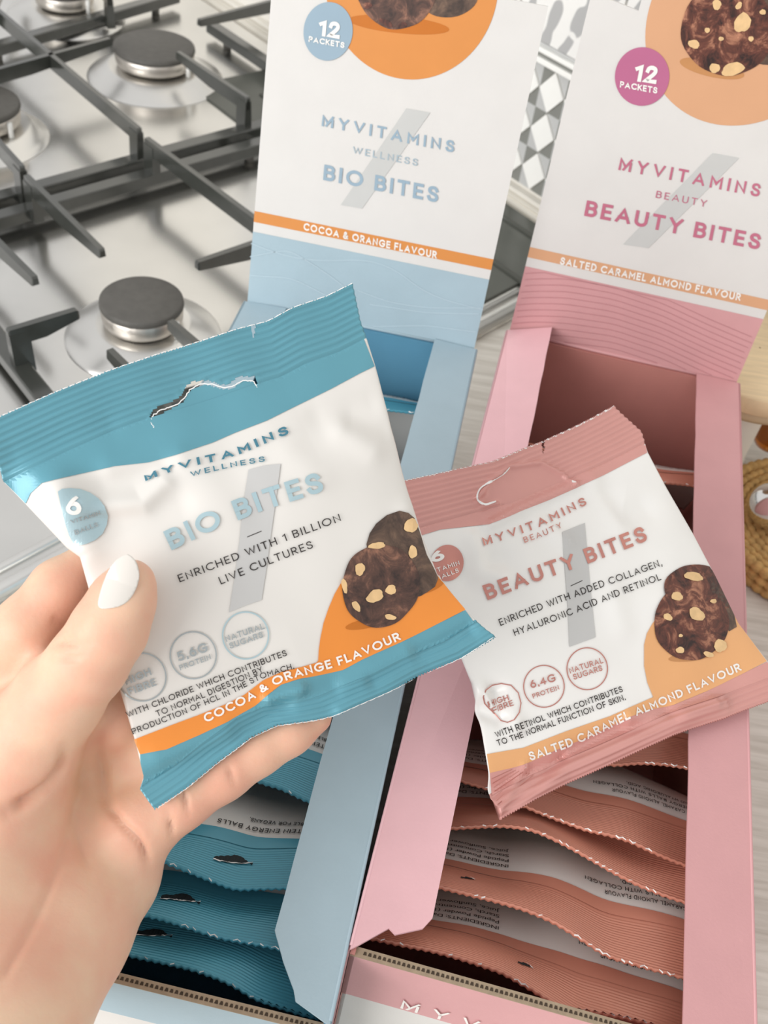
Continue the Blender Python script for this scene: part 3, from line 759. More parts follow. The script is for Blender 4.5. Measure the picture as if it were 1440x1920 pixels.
# box fronts: white lettering across the band
for P_, m_, root in ((PP, M['print_white'], pbox),):
    zf = BH - .0012
    fsurf = Surf([P_(-.1, BL_ + .0002, 0), P_(.1, BL_ + .0002, 0), P_(.1, BL_ + .0002, zf), P_(-.1, BL_ + .0002, zf)], [(0, 1, 2, 3)])
    v, f = stroke_glyphs('~YVITAMINS', .15, .75); x0, x1 = v[:, 0].min(), v[:, 0].max(); ch = 1.0
    link('lettering', [P_(-.0425 + (x - x0) / (x1 - x0) * .085, BL_ + .0006, BH - .0315 + y / ch * .0078) for x, y in v], f, m_, root)

# ------------------------------------------------------------------ film packets
def px_line(pts): return [(float(a), float(b)) for a, b in pts]
class Sheet:
    """film packet lying about a plane: four border lines, pillow height, creases, ribbed seals"""
    def __init__(s, c, X, Y, N, top, right, bottom, left, nu, nv, bulge, back, bumps, v0, v1, ribs, smooth_zones=(), seed=0, rib_amp=.00022):
        s.c, s.X, s.Y, s.N = [np.asarray(k, float) for k in (c, X, Y, N)]
        loc = lambda pts: np.array([[(on_plane(p[0], p[1], s.c, s.N) - s.c) @ s.X, (on_plane(p[0], p[1], s.c, s.N) - s.c) @ s.Y] for p in pts])
        s.loc = loc
        rs = lambda pl, n: np.array([poly_at(pl, t)[0] for t in np.linspace(0, 1, n + 1)])
        T, R, B, L = rs(loc(top), nu), rs(loc(right), nv), rs(loc(bottom), nu), rs(loc(left), nv)
        u = np.linspace(0, 1, nu + 1)[None, :, None]; v = np.linspace(0, 1, nv + 1)[:, None, None]
        G = (1 - v) * T[None] + v * B[None] + (1 - u) * L[:, None] + u * R[:, None] - ((1 - u) * (1 - v) * T[0] + u * (1 - v) * T[-1] + (1 - u) * v * B[0] + u * v * B[-1])
        # toothed cut edges
        teeth = np.where(np.arange(nu + 1) % 2 == 0, 1, -1) * .00028
        G[0, :, 1] += teeth; G[-1, :, 1] -= teeth
        U = np.broadcast_to(u[..., 0], G.shape[:2]); V = np.broadcast_to(v[..., 0], G.shape[:2])
        edge = np.clip(4 * U * (1 - U), 0, 1) ** .55
        prof = sstep(v0 * .9, v0 + .30, V) * (1 - sstep(v1 - .30, v1 + .02, V))
        rnd = np.random.RandomState(seed); flat = G.reshape(-1, 2)
        h = bulge * edge * prof
        for k in range(7):
            a = rnd.uniform(0, 6.28); fr = rnd.uniform(90, 300); h = h + .00012 * edge * np.sin((G[..., 0] * math.cos(a) + G[..., 1] * math.sin(a)) * fr + rnd.uniform(0, 6.28)) * 1.2
        s.hb = -back * edge * prof - .0003
        pxg = to_px(s.c + G[..., :1] * s.X + G[..., 1:] * s.Y).reshape(-1, 2)
        rib = np.where(V < v0, np.sin(V / v0 * ribs[0] * 2 * math.pi), 0) * sstep(0, .004, V) + np.where(V > v1, np.sin((V - v1) / (1 - v1) * ribs[1] * 2 * math.pi), 0)
        rib = rib.reshape(-1)
        for z in smooth_zones: rib = np.where(inside(pxg, z), 0, rib)
        h = h + rib.reshape(h.shape) * rib_amp
        for (pl, amp, sig, side) in bumps:
            q = loc(pl); d = seg_dist(flat, q).reshape(h.shape)
            g = np.exp(-(d / sig) ** 2)
            if side:
                w_ = np.zeros(len(flat)); a, b = q[0], q[-1]; nn = np.array([-(b - a)[1], (b - a)[0]]); nn /= np.linalg.norm(nn)
                w_ = ((flat - a) @ nn).reshape(h.shape); g = g * sstep(-.0012, .0012, w_ * side)
            h = h + amp * g
        s.h = h; s.G = G; s.nu, s.nv = nu, nv; s.px = pxg.reshape(G.shape); s.V = V
        s.front = s.c + G[..., :1] * s.X + G[..., 1:] * s.Y + h[..., None] * s.N
        s.backp = s.c + G[..., :1] * s.X + G[..., 1:] * s.Y + np.minimum(s.hb, h - .00025)[..., None] * s.N
        vf = s.front.reshape(-1, 3); n1 = nu + 1
        s.quads = [(j * n1 + i, (j + 1) * n1 + i, (j + 1) * n1 + i + 1, j * n1 + i + 1) for j in range(nv) for i in range(nu)]
        s.surf = Surf(vf, s.quads)
        g_ = s.px; s.surf.outline = [tuple(p) for p in np.concatenate([g_[1, 1:-1:6], g_[1:-1:6, -2], g_[-2, -2:0:-6], g_[-2:0:-6, 1]])]
    def part(s, name, va, vb, m, parent, holes=()):
        ja, jb = int(round(va * s.nv)), int(round(vb * s.nv)); n1 = s.nu + 1
        A = s.front[ja:jb + 1].reshape(-1, 3); B = s.backp[ja:jb + 1].reshape(-1, 3); n = len(A); fs = []
        ctr = (s.px[ja:jb, :-1] + s.px[ja + 1:jb + 1, 1:]) / 2
        hole = np.zeros(ctr.shape[:2], bool)
        for hp in holes: hole |= inside(ctr.reshape(-1, 2), hp).reshape(hole.shape)
        for j in range(jb - ja):
            for i in range(s.nu):
                if hole[j, i]: continue
                a = j * n1 + i; fs.append((a, a + n1, a + n1 + 1, a + 1)); fs.append((n + a, n + a + 1, n + a + n1 + 1, n + a + n1))
            a = j * n1; fs.append((a, n + a, n + a + n1, a + n1)); a += s.nu; fs.append((a, a + n1, n + a + n1, n + a))
        for j, fl in ((0, ja == 0), (jb - ja, jb == s.nv)):
            if fl:
                for i in range(s.nu):
                    a = j * n1 + i; fs.append((a, a + 1, n + a + 1, n + a))
        o = link(name, np.concatenate([A, B]), fs, m, parent, True)
        return o

# --- the blue packet held in the hand
HC = np.array([-0.0354, -0.068, 0.2228])
HM = np.array([[0.8103, -0.5184, 0.2733], [0.5659, 0.5709, -0.5949], [0.1524, 0.6367, 0.7559]])
H_top = [(-16, 788), (38, 764), (104, 735), (198, 697), (295, 664), (375, 640), (444, 617), (503, 602), (548, 577), (613, 555), (661, 531)]
H_right = [(661, 531), (676, 602), (686, 630), (704, 687), (729, 779), (754, 884), (764, 920), (790, 1006), (818, 1075), (874, 1145), (912, 1182), (927, 1194)]
H_bot = [(290, 1518), (319, 1499), (354, 1475), (409, 1430), (444, 1405), (471, 1384), (519, 1361), (589, 1351), (624, 1343), (670, 1322), (727, 1298), (782, 1269), (866, 1233), (927, 1194)]
H_left = [(-16, 788), (-8, 850), (4, 900), (48, 945), (125, 1027), (150, 1045), (176, 1139), (222, 1284), (255, 1395), (270, 1458), (263, 1482), (290, 1518)]
h_hole = [(x / 2.769, 400 + y / 2.769) for x, y in [(780, 1110), (768, 1070), (785, 1030), (830, 998), (900, 972), (942, 945), (962, 900), (1000, 872), (1080, 862), (1150, 890), (1190, 886), (1240, 846), (1322, 846), (1345, 905), (1318, 878), (1262, 868), (1205, 912), (1150, 910), (1080, 888), (1012, 900), (975, 930), (955, 975), (900, 1008), (845, 1038), (806, 1066), (800, 1110)]]
h_flap = [(x / 2.769, 400 + y / 2.769) for x, y in [(770, 1120), (765, 1060), (785, 1020), (900, 965), (950, 900), (1000, 862), (1080, 855), (1190, 880), (1240, 840), (1345, 840), (1350, 930), (1280, 990), (1100, 1060), (900, 1130)]]
h_notch = [(470, 600), (480, 600), (478, 622), (475, 634)]
hb = [
    ([(109, 921), (125, 985), (146, 1030)], .0042, .0060, 0),
    ([(4, 905), (60, 990), (125, 1030)], -.0030, .0060, 0),
    ([(158, 950), (265, 945), (305, 905)], .0020, .0032, 0), ([(200, 915), (300, 880)], -.0014, .0045, 0),
    ([(230, 975), (330, 950)], -.0010, .0050, 0),
    ([(640, 810), (692, 845)], .0014, .0045, 0), ([(660, 790), (715, 800)], -.0010, .004, 0), ([(600, 780), (690, 760)], -.0010, .005, 0),
    ([(262, 1475), (420, 1400), (520, 1330), (620, 1290)], -.0016, .0030, 0), ([(560, 1310), (640, 1290), (760, 1230)], .0020, .0034, 0),
    ([(505, 1310), (560, 1290)], .0022, .0022, 0), ([(640, 1330), (800, 1235), (920, 1190)], .0016, .0026, 0), ([(700, 1275), (880, 1185)], -.0016, .0026, 0),
    ([(300, 1420), (420, 1375)], .0012, .004, 0), ([(210, 875), (330, 855)], .0010, .004, 0), ([(30, 850), (200, 800)], -.0008, .004, 0),
    ([(760, 960), (800, 1060)], .0010, .004, 0), ([(420, 880), (470, 960)], -.0006, .006, 0), ([(540, 850), (590, 900)], .0006, .005, 0),
]
held = Sheet(HC, HM[:, 0], HM[:, 1], HM[:, 2], H_top, H_right, H_bot, H_left, 230, 230, .0062, .0075, hb, .145, .93, (9, 5), (h_flap,), 3, .00034)
hp = thing('snack_packet', 'white and teal packet with orange disc, held in the hand', 'packet', HC)
held.part('top_seal', 0, .145, M['film_teal'], hp, (h_hole, h_notch))
held.part('film_body', .145, .93, M['film_white'], hp)
held.part('bottom_seal', .93, 1, M['film_teal'], hp)
HS = held.surf
def border(sheet, v): j = int(round(v * sheet.nv)); return [tuple(p) for p in sheet.px[j, ::6]]
up_line = [(49, 944), (58, 925), (79, 906), (115, 897), (167, 885), (215, 874), (278, 867), (330, 853), (399, 830), (440, 812), (500, 789), (548, 765), (621, 729), (675, 700), (702, 687)]
row = border(held, .143)
patch(row[::-1] + [(-2, 893), (6, 902), (27, 922)] + up_line, HS, M['film_teal'], hp, .0002, 5, 'print_band')
low_teal = [(263, 1414), (312, 1405), (374, 1378), (423, 1355), (479, 1322), (527, 1284), (562, 1273), (597, 1266), (643, 1256), (680, 1236), (754, 1203), (815, 1172), (872, 1144)]
rowb = [p for p in border(held, .933)]
patch(low_teal + rowb[::-1], HS, M['film_teal'], hp, .0002, 5, 'print_band')
or_top = [(252, 1386), (319, 1360), (370, 1341), (423, 1320), (458, 1302), (493, 1275), (530, 1258), (565, 1250), (593, 1242)]
disc = [(596, 1238), (597, 1220), (600, 1197), (606, 1168), (616, 1139), (627, 1113), (641, 1089), (660, 1068), (690, 1052), (730, 1042), (780, 1052), (811, 1068), (818, 1078), (845, 1112), (872, 1143)]
patch(or_top + disc + low_teal[::-1][1:], HS, M['print_orange'], hp, .0003, 5, 'print_disc')
patch([(466, 881), (496, 873), (526, 870), (518, 930), (508, 1000), (500, 1060), (490, 1125), (460, 1135), (429, 1148), (440, 1080), (449, 1010), (455, 950)], HS, M['print_grey'], hp, .0003, 5, 'print_slash')
patch([(109, 922), (116, 917), (132, 916), (150, 918), (168, 925), (184, 936), (196, 950), (202, 966), (200, 984), (192, 1001), (178, 1013), (162, 1020), (146, 1023), (139, 1018), (131, 1004), (124, 984), (115, 950)], HS, M['foil_blue'], hp, .0004, 5, 'print_badge')
text('6', [(124, 965), (152, 965)], 33, HS, M['print_white'], hp, .22, lift=.0006)
text('VITAMIN', [(134, 982), (188, 964)], 8, HS, M['foil_silver'], hp, .2, lift=.0006)
text('BALLS', [(142, 1002), (184, 987)], 9, HS, M['foil_silver'], hp, .2, lift=.0006)
text('~YVITAMINS', [(274, 904), (327, 884), (368, 873), (407, 866), (448, 854), (490, 836), (542, 815)], 13, HS, M['foil_teal'], hp, .22, .42, cap2=17)
text('WELLNESS', [(358, 895), (420, 880), (497, 866)], 10, HS, M['foil_teal'], hp, .17, .38)
text('BIO BITES', [(322, 1032), (410, 990), (500, 955), (608, 921)], 38, HS, M['foil_blue'], hp, .21, .24)
stroke([(463, 1007), (490, 996)], 1.4, HS, M['print_dark'], hp)
text('ENRICHED WITH 1 BILLION', [(337, 1092), (440, 1052), (540, 1013), (639, 977)], 14.5, HS, M['print_dark'], hp, .13, .26)
text('LIVE CULTURES', [(414, 1096), (500, 1060), (587, 1027)], 14.5, HS, M['print_dark'], hp, .13, .26)
for cx, cy, r, m_ in ((267, 1269, 44, 'foil_silver'), (362, 1228, 43, 'foil_silver'), (460, 1191, 43, 'foil_blue')):
    stroke(ellipse(cx, cy, r, r * 1.02, 64), 2.6, HS, M[m_], hp, True)
for s_, b_, c_ in (('HIGH', [(238, 1284), (285, 1264)], 14), ('FIBRE', [(243, 1303), (294, 1284)], 14), ('5.6G', [(335, 1240), (391, 1220)], 18), ('PROTEIN', [(338, 1256), (396, 1235)], 10), ('NATURAL', [(424, 1203), (496, 1178)], 11.5), ('SUGARS', [(431, 1216), (494, 1194)], 11.5)):
    text(s_, b_, c_, HS, M['foil_silver'], hp, .2, .2)
text('WITH CHLORIDE WHICH CONTRIBUTES', [(241, 1345), (340, 1305), (440, 1265), (538, 1228)], 11.5, HS, M['print_dark'], hp, .15, .2)
text('TO NORMAL DIGESTION BY', [(295, 1343), (400, 1300), (494, 1258)], 11.5, HS, M['print_dark'], hp, .15, .2)
text('PRODUCTION OF HCL IN THE STOMACH.', [(251, 1376), (350, 1337), (440, 1298), (490, 1271), (551, 1253)], 11, HS, M['print_dark'], hp, .15, .2)
text('COCOA & ORANGE FLAVOUR', [(386, 1355), (430, 1334), (479, 1309), (530, 1276), (580, 1264), (640, 1246), (700, 1222), (752, 1199)], 17, HS, M['print_white'], hp, .2, .22)
patch(ellipse(690, 1168, 44, 9, 24, rot=-.2), HS, M['print_shadow_orange'], hp, .0004, 8, 'print_shadow')
patch(ellipse(812, 1098, 26, 8, 24, rot=-.5), HS, M['print_shadow_orange'], hp, .0004, 8, 'print_shadow')
rear = [(686, 1020), (692, 1000), (704, 982), (724, 966), (748, 958), (764, 962), (775, 972), (786, 996), (798, 1040), (812, 1066), (820, 1084), (814, 1100), (800, 1110), (786, 1118), (760, 1120), (720, 1080), (690, 1050)]
patch(rear, HS, M['cocoa_rear'], hp, .0005, 8, 'printed_ball')
patch([(x, y) for x, y in ellipse(712, 1098, 72, 78, 60, wob=.013, seed=9, rot=.3)], HS, M['cocoa'], hp, .0006, 8, 'printed_ball')
for (x, y, a, b, r) in ((673, 1067, 9, 12, .2), (701, 1117, 17, 11, -.5), (731, 1105, 10, 9, -.3), (644, 1098, 5, 14, -.2), (666, 1136, 6, 11, -.6), (730, 1156, 11, 5, .2), (705, 1023, 16, 6, -.1), (768, 986, 12, 13, .3), (772, 1035, 8, 12, .0)):
    patch(ellipse(x, y, a, b, 18, rot=r, wob=.07, seed=int(x)), HS, M['nut'], hp, .0008, 8, 'printed_nut')
# torn paper-white rims of the hang slot and the cut edges
stroke([(x / 2.769, 400 + y / 2.769) for x, y in [(797 , 1118), (778, 1075), (800, 1040), (850, 1015), (905, 1002), (955, 965), (975, 925), (1012, 893), (1080, 880), (1150, 905), (1205, 905), (1262, 862), (1320, 868), (1338, 905)]], 2.0, HS, M['torn_and_glint_white'], hp, n=60, rag=1.6, lift=.0002, name='torn_rim_and_glint')
stroke(H_top, 1.6, HS, M['torn_and_glint_white'], hp, n=160, lift=.0001, name='cut_edge_and_glint')
stroke([(296, 1516), (355, 1476), (410, 1431), (470, 1386), (520, 1362), (590, 1352), (624, 1344), (727, 1299), (866, 1234), (925, 1195)], 1.6, HS, M['torn_and_glint_white'], hp, n=160, lift=.0001, name='cut_edge_and_glint')

# --- the pink packet lying across its box
KC = np.array([0.0761, -0.0113, 0.1584])
KM = np.array([[0.8349, -0.5031, 0.2234], [0.5499, 0.7448, -0.3779], [0.0238, 0.4383, 0.8985]])
K_top = [(742, 907), (758, 901), (807, 891), (865, 878), (922, 866), (979, 842), (1017, 828), (1063, 807), (1113, 782), (1151, 761)]
K_right = [(1151, 761), (1163, 773), (1203, 809), (1214, 847), (1247, 910), (1300, 1002), (1342, 1082), (1384, 1168), (1440, 1241), (1460, 1270)]
K_bot = [(936, 1536), (1001, 1499), (1061, 1470), (1142, 1434), (1210, 1402), (1263, 1378), (1295, 1367), (1355, 1348), (1384, 1336), (1460, 1308)]
K_right[-1] = (1460, 1308); K_right.insert(-1, (1456, 1270))
K_left = [(742, 907), (760, 980), (790, 1060), (825, 1140), (868, 1241), (884, 1281), (896, 1334), (904, 1374), (916, 1446), (922, 1495), (936, 1536)]
k_flap = [(750 + x / 2.618, 750 + y / 2.618) for x, y in [(475, 505), (400, 518), (365, 480), (390, 425), (450, 395), (500, 365), (530, 335), (600, 315), (690, 308), (740, 325), (800, 375), (845, 432), (700, 480), (560, 525)]]
k_notch = [(1014, 822), (1020, 822), (1021, 842), (1018, 850)]
kb = [
    ([(905, 925), (893, 935), (905, 948), (930, 946)], 0.00120, .0012, 0), ([(893, 935), (922, 900), (955, 876), (1014, 868), (1055, 890), (1072, 912)], 0.00135, .0010, 0),
    ([(918, 985), (985, 950), (1075, 912)], 0.00240, .0022, 0), ([(880, 1010), (900, 1075), (925, 1085)], 0.00210, .0040, 0), ([(870, 1070), (940, 1050)], -0.00180, .005, 0),
    ([(1130, 930), (1160, 975), (1200, 960)], -0.00180, .006, 0), ([(1110, 905), (1150, 985)], 0.00180, .005, 0), ([(1010, 985), (1050, 1020)], 0.00150, .004, 0),
    ([(820, 1110), (870, 1100)], -0.00210, .005, 0), ([(905, 1330), (935, 1345), (925, 1300)], -0.00390, .0034, 0), ([(890, 1290), (960, 1360)], 0.00210, .004, 0),
    ([(932, 1530), (1060, 1440), (1230, 1370), (1350, 1320)], 0.00330, .0032, 0), ([(925, 1480), (1040, 1430), (1150, 1372), (1250, 1340)], -0.00270, .0034, 0),
    ([(1180, 1350), (1260, 1345), (1330, 1320)], 0.00270, .003, 0), ([(930, 1520), (985, 1440)], 0.00180, .0018, 0), ([(936, 1530), (1060, 1420)], -0.00150, .0016, 0),
    ([(1130, 1110), (1150, 1180)], 0.00150, .006, 0), ([(1100, 1060), (1180, 1250)], -0.00120, .01, 0), ([(1140, 1140), (1220, 1130)], 0.00120, .006, 0),
]
laid = Sheet(KC, KM[:, 0], KM[:, 1], KM[:, 2], K_top, K_right, K_bot, K_left, 240, 230, .0062, .0035, kb, .155, .93, (9, 4), (k_flap,), 8, .00034)
kp = thing('snack_packet', 'white and rose packet with caramel disc, propped on the open pink box', 'packet', KC)
laid.part('top_seal', 0, .155, M['film_rose'], kp, (k_notch,))
laid.part('film_body', .155, .93, M['film_white_bright'], kp)
laid.part('bottom_seal', .93, 1, M['film_rose'], kp)
KS = laid.surf
k_up = [(772, 1010), (790, 1004), (826, 993), (865, 989), (918, 983), (950, 970), (979, 957), (1030, 937), (1075, 917), (1132, 891), (1180, 866), (1213, 849)]
rk = border(laid, .153); patch(rk[::-1] + [(768, 1000)] + k_up, KS, M['film_rose'], kp, .0002, 5, 'print_band')
k_low = [(918, 1449), (981, 1434), (1041, 1406), (1110, 1378), (1174, 1346), (1220, 1330), (1263, 1322), (1323, 1297), (1396, 1261), (1438, 1241)]
rk = border(laid, .933); patch(k_low + rk[::-1], KS, M['film_rose'], kp, .0002, 5, 'print_band')
k_or = [(913, 1414), (981, 1402), (1061, 1371), (1142, 1343), (1190, 1322), (1224, 1307)]
k_disc = [(1213, 1280), (1207, 1249), (1207, 1209), (1212, 1188), (1222, 1170), (1240, 1145), (1270, 1120), (1310, 1105), (1345, 1108), (1362, 1128), (1384, 1170), (1410, 1204), (1437, 1240)]
patch(k_or + k_disc + k_low[::-1][1:], KS, M['print_caramel'], kp, .0003, 5, 'print_disc')
patch([(1054, 998), (1096, 981), (1101, 1040), (1108, 1120), (1116, 1195), (1067, 1213), (1064, 1140), (1058, 1060)], KS, M['print_grey'], kp, .0003, 5, 'print_slash')
patch(ellipse(838, 1056, 31, 34, 44, rot=.2), KS, M['print_mauve'] if False else M['foil_rose'], kp, .0004, 6, 'print_badge')
text('6', [(809, 1057), (834, 1050)], 20, KS, M['print_white'], kp, .24, lift=.0006)
text('VITAMIN', [(806, 1078), (861, 1059)], 8, KS, M['print_white'], kp, .16, lift=.0006)
text('BALLS', [(820, 1088), (859, 1073)], 8, KS, M['print_white'], kp, .16, lift=.0006)
text('~YVITAMINS', [(906, 1024), (960, 1008), (1010, 990), (1060, 967), (1100, 947)], 16, KS, M['foil_rose'], kp, .18, .42)
text('BEAUTY', [(983, 1019), (1020, 1006), (1054, 990)], 11, KS, M['foil_rose'], kp, .14, .36)
text('BEAUTY BITES', [(914, 1126), (1010, 1090), (1110, 1055), (1214, 1014)], 29, KS, M['foil_rose'], kp, .20, .26)
stroke([(1069, 1099), (1091, 1089)], 1.3, KS, M['print_dark'], kp)
text('ENRICHED WITH ADDED COLLAGEN,', [(938, 1174), (1040, 1134), (1140, 1098), (1241, 1061)], 13, KS, M['print_dark'], kp, .13, .24)
text('HYALURONIC ACID AND RETINOL', [(965, 1193), (1060, 1158), (1150, 1122), (1239, 1088)], 13, KS, M['print_dark'], kp, .13, .24)
for cx, cy, r in ((1019, 1287, 38), (1100, 1254, 38)): stroke(ellipse(cx, cy, r, r * 1.03, 60), 2.0, KS, M['foil_rose'], kp, True)
stroke([(928, 1338), (940, 1352), (952, 1355), (964, 1350), (973, 1336), (976, 1318), (971, 1299), (958, 1285), (940, 1281), (922, 1284), (910, 1294), (906, 1306), (909, 1318), (917, 1327)], 2.0, KS, M['foil_rose'], kp, True)
for s_, b_, c_ in (('HIGH', [(917, 1325), (955, 1313)], 11), ('FIBRE', [(925, 1337), (963, 1323)], 11), ('6.4G', [(995, 1291), (1042, 1277)], 15), ('PROTEIN', [(999, 1310), (1048, 1293)], 9), ('NATURAL', [(1068, 1263), (1130, 1243)], 11), ('SUGARS', [(1075, 1275), (1129, 1257)], 11)):
    text(s_, b_, c_, KS, M['foil_rose'], kp, .17, .2)
text('WITH RETINOL WHICH CONTRIBUTES', [(930, 1384), (1050, 1340), (1167, 1297)], 11.5, KS, M['print_dark'], kp, .15, .2)
text('TO THE NORMAL FUNCTION OF SKIN.', [(933, 1399), (1050, 1357), (1172, 1312)], 11.5, KS, M['print_dark'], kp, .15, .2)
text('SALTED CARAMEL ALMOND FLAVOUR', [(993, 1426), (1077, 1396), (1125, 1374), (1170, 1350), (1214, 1335), (1303, 1295), (1390, 1257)], 16, KS, M['print_white'], kp, .2, .22)
patch(ellipse(1292, 1232, 40, 8, 24, rot=-.1), KS, M['print_shadow_caramel'], kp, .0004, 8, 'print_shadow')
patch(ellipse(1310, 1108, 66, 48, 44, wob=.01, rot=.2), KS, M['berry'], kp, .0005, 8, 'printed_ball')
patch([(1330, 1085), (1352, 1092), (1368, 1118), (1381, 1160), (1380, 1176), (1366, 1184), (1340, 1160)], KS, M['cocoa_rear'], kp, .0005, 8, 'printed_ball')
patch(ellipse(1294, 1168, 70, 70, 60, wob=.012, seed=4), KS, M['berry'], kp, .0006, 8, 'printed_ball')
for (x, y, a, b, r) in ((1267, 1119, 11, 8, .2), (1250, 1157, 9, 6, .5), (1304, 1152, 16, 11, .6), (1273, 1219, 8, 6, 0), (1326, 1227, 10, 5, .3), (1348, 1211, 12, 12, -.5), (1298, 1082, 18, 8, .2), (1274, 1192, 4, 3, 0), (1335, 1128, 6, 4, 0)):
    patch(ellipse(x, y, a, b, 18, rot=r, wob=.06, seed=int(x)), KS, M['nut'], kp, .0008, 8, 'printed_nut')
stroke([(930, 941), (908, 948), (893, 936), (900, 916), (922, 902)], 3.0, KS, M['torn_and_glint_white'], kp, n=30, lift=.0003, name='torn_rim_and_glint')  # white stroke paints the glint along the closed flap's outline
stroke([(922, 902), (945, 888), (955, 876)], 1.6, KS, M['torn_and_glint_white'], kp, n=20, lift=.0003, name='torn_rim_and_glint')
stroke(K_top, 1.4, KS, M['torn_and_glint_white'], kp, n=160, lift=.0001, name='cut_edge_and_glint')
for k in range(7):
    t = k / 6.0
    stroke([(921 + t * 12, 1460 + t * 50), (960 + 40 * t, 1442 + 10 * t)], 1.0, KS, M['foil_rose'], kp, lift=.0003)

# ------------------------------------------------------------------ packets filed inside the boxes
class Filed:
    """packet filed back-side up: cut edge of the seal nearest, body running back and down"""
    def __init__(s, fr, edge, dz, slope, seed, bulge=.008, band=.020, body=.070, lip=.0, zl=0.0, zr=0.0):
        B, ax, ay = fr; s.fr = fr; hw = BW / 2 - .0035
        E_ = np.array([on_z(p[0], p[1], BH - dz - (zl + (zr - zl) * i / max(1, len(edge) - 1))) - B for i, p in enumerate(edge)])
        S = E_ @ ax; T = -(E_ @ ay); o = np.argsort(S); S, T = S[o], T[o]
        nu = 96; q = np.linspace(-hw, hw, nu + 1)
        t = np.interp(q, S, T); k0 = (T[1] - T[0]) / (S[1] - S[0]); k1 = (T[-1] - T[-2]) / (S[-1] - S[-2])
        k0 = max(-.5, min(.5, k0)); k1 = max(-.5, min(.5, k1))
        t = np.where(q < S[0], T[0] + (q - S[0]) * k0 * .5, t); t = np.where(q > S[-1], T[-1] + (q - S[-1]) * k1 * .5, t)
        for _ in range(8): t[1:-1] = (t[:-2] + 2 * t[1:-1] + t[2:]) / 4
        tm = t.mean(); base_t = tm + (t - tm)
        rnd = np.random.RandomState(seed)
        wave = sum(rnd.uniform(.0006, .0014) * np.sin(q * rnd.uniform(45, 120) + rnd.uniform(0, 6.28)) for _ in range(3))
        zed = BH - dz - np.interp(q, [-hw, hw], [zl, zr]) + wave * .5
        nb = 68; nd = 26; L = np.concatenate([np.linspace(0, band, nb + 1), band + np.linspace(0, body, nd + 1)[1:]])
        a = math.radians(slope); G = np.zeros((len(L), nu + 1, 3)); N_ = np.array(EZ) * math.cos(a) + (-(-ay)) * 0
        U = np.linspace(0, 1, nu + 1)
        curl = .0012 + .0008 * np.sin(U * rnd.uniform(5, 9) + rnd.uniform(0, 6.28)) + .0005 * np.sin(U * rnd.uniform(14, 22) + rnd.uniform(0, 6.28))
        cx = cz = 0.0; s.nr = []
        for j, l in enumerate(L):
            r = l / (band + body); straight = sstep(0, .5, r)
            tt = base_t * (1 - straight) + (tm + (base_t - tm) * .25) * straight
            d = l if l > 0 else 0
            a0 = np.radians(np.interp(U, [0, .35, 1], [38, 36, 18])); al = a0 + (a - a0) * float(sstep(band * .8, band + .026, l))
            if j: cx = cx + (l - L[j - 1]) * np.cos(al); cz = cz + (l - L[j - 1]) * np.sin(al)
            pos = B + ax * q[:, None] - ay * np.clip(tt - cx, .016, BL_ - .007)[:, None] + EZ * ((zed - cz) - BH)[:, None]
            nrm = ay * np.sin(al)[:, None] + EZ * np.cos(al)[:, None]
            h = bulge * np.clip(4 * U * (1 - U), 0, 1) ** .6 * sstep(band * .75, band + .030, l)
            if l < band: h = h + .00013 * math.sin(l / band * 2 * math.pi * 17) * sstep(0, .001, l) * (1 - sstep(band * .8, band, l))
            h = h - curl * sstep(.002, band * 1.3, l)
            h = h + wave * .5 * (1 - sstep(0, .4, r))
            G[j] = pos + h[:, None] * nrm; s.nr.append(nrm)
            if j == 0: G[j] += (np.where(np.arange(nu + 1) % 2 == 0, 1, -1) * .0003)[:, None] * (-ay)
        s.G = G; s.nb = nb; s.nu = nu; s.L = L; s.nrm = s.nr[0]; s.nr = np.array(s.nr)
        s.backp = G - s.nr * .0012 - (sstep(band, band + .03, L)[:, None] * (np.clip(4 * U * (1 - U), 0, 1) ** .6)[None] * .005)[..., None] * s.nr
    def part(s, name, ja, jb, m, parent):
        n1 = s.nu + 1; A = s.G[ja:jb + 1].reshape(-1, 3); Bk = s.backp[ja:jb + 1].reshape(-1, 3); n = len(A); fs = []
        for j in range(jb - ja):
            for i in range(s.nu):
                a = j * n1 + i; fs.append((a, a + 1, a + n1 + 1, a + n1)); fs.append((n + a, n + a + n1, n + a + n1 + 1, n + a + 1))
            a = j * n1; fs.append((a, a + n1, n + a + n1, n + a)); a += s.nu; fs.append((a, n + a, n + a + n1, a + n1))
        if ja == 0:
            for i in range(s.nu): fs.append((i, n + i, n + i + 1, i + 1))
        if jb == len(s.L) - 1:
            b = (jb - ja) * n1
            for i in range(s.nu): fs.append((b + i, b + i + 1, n + b + i + 1, n + b + i))
        return link(name, np.concatenate([A, Bk]), fs, m, parent, True)
    def pos(s, u, l, lift=.0005):
        i = min(max(u, 0), 1) * s.nu; i0 = min(int(i), s.nu - 1); fi = i - i0
        j0 = int(np.clip(np.searchsorted(s.L, l) - 1, 0, len(s.L) - 2)); fj = (l - s.L[j0]) / (s.L[j0 + 1] - s.L[j0])
        g = s.G; p = (g[j0, i0] * (1 - fi) + g[j0, i0 + 1] * fi) * (1 - fj) + (g[j0 + 1, i0] * (1 - fi) + g[j0 + 1, i0 + 1] * fi) * fj
        return p + s.nr[j0, i0] * lift
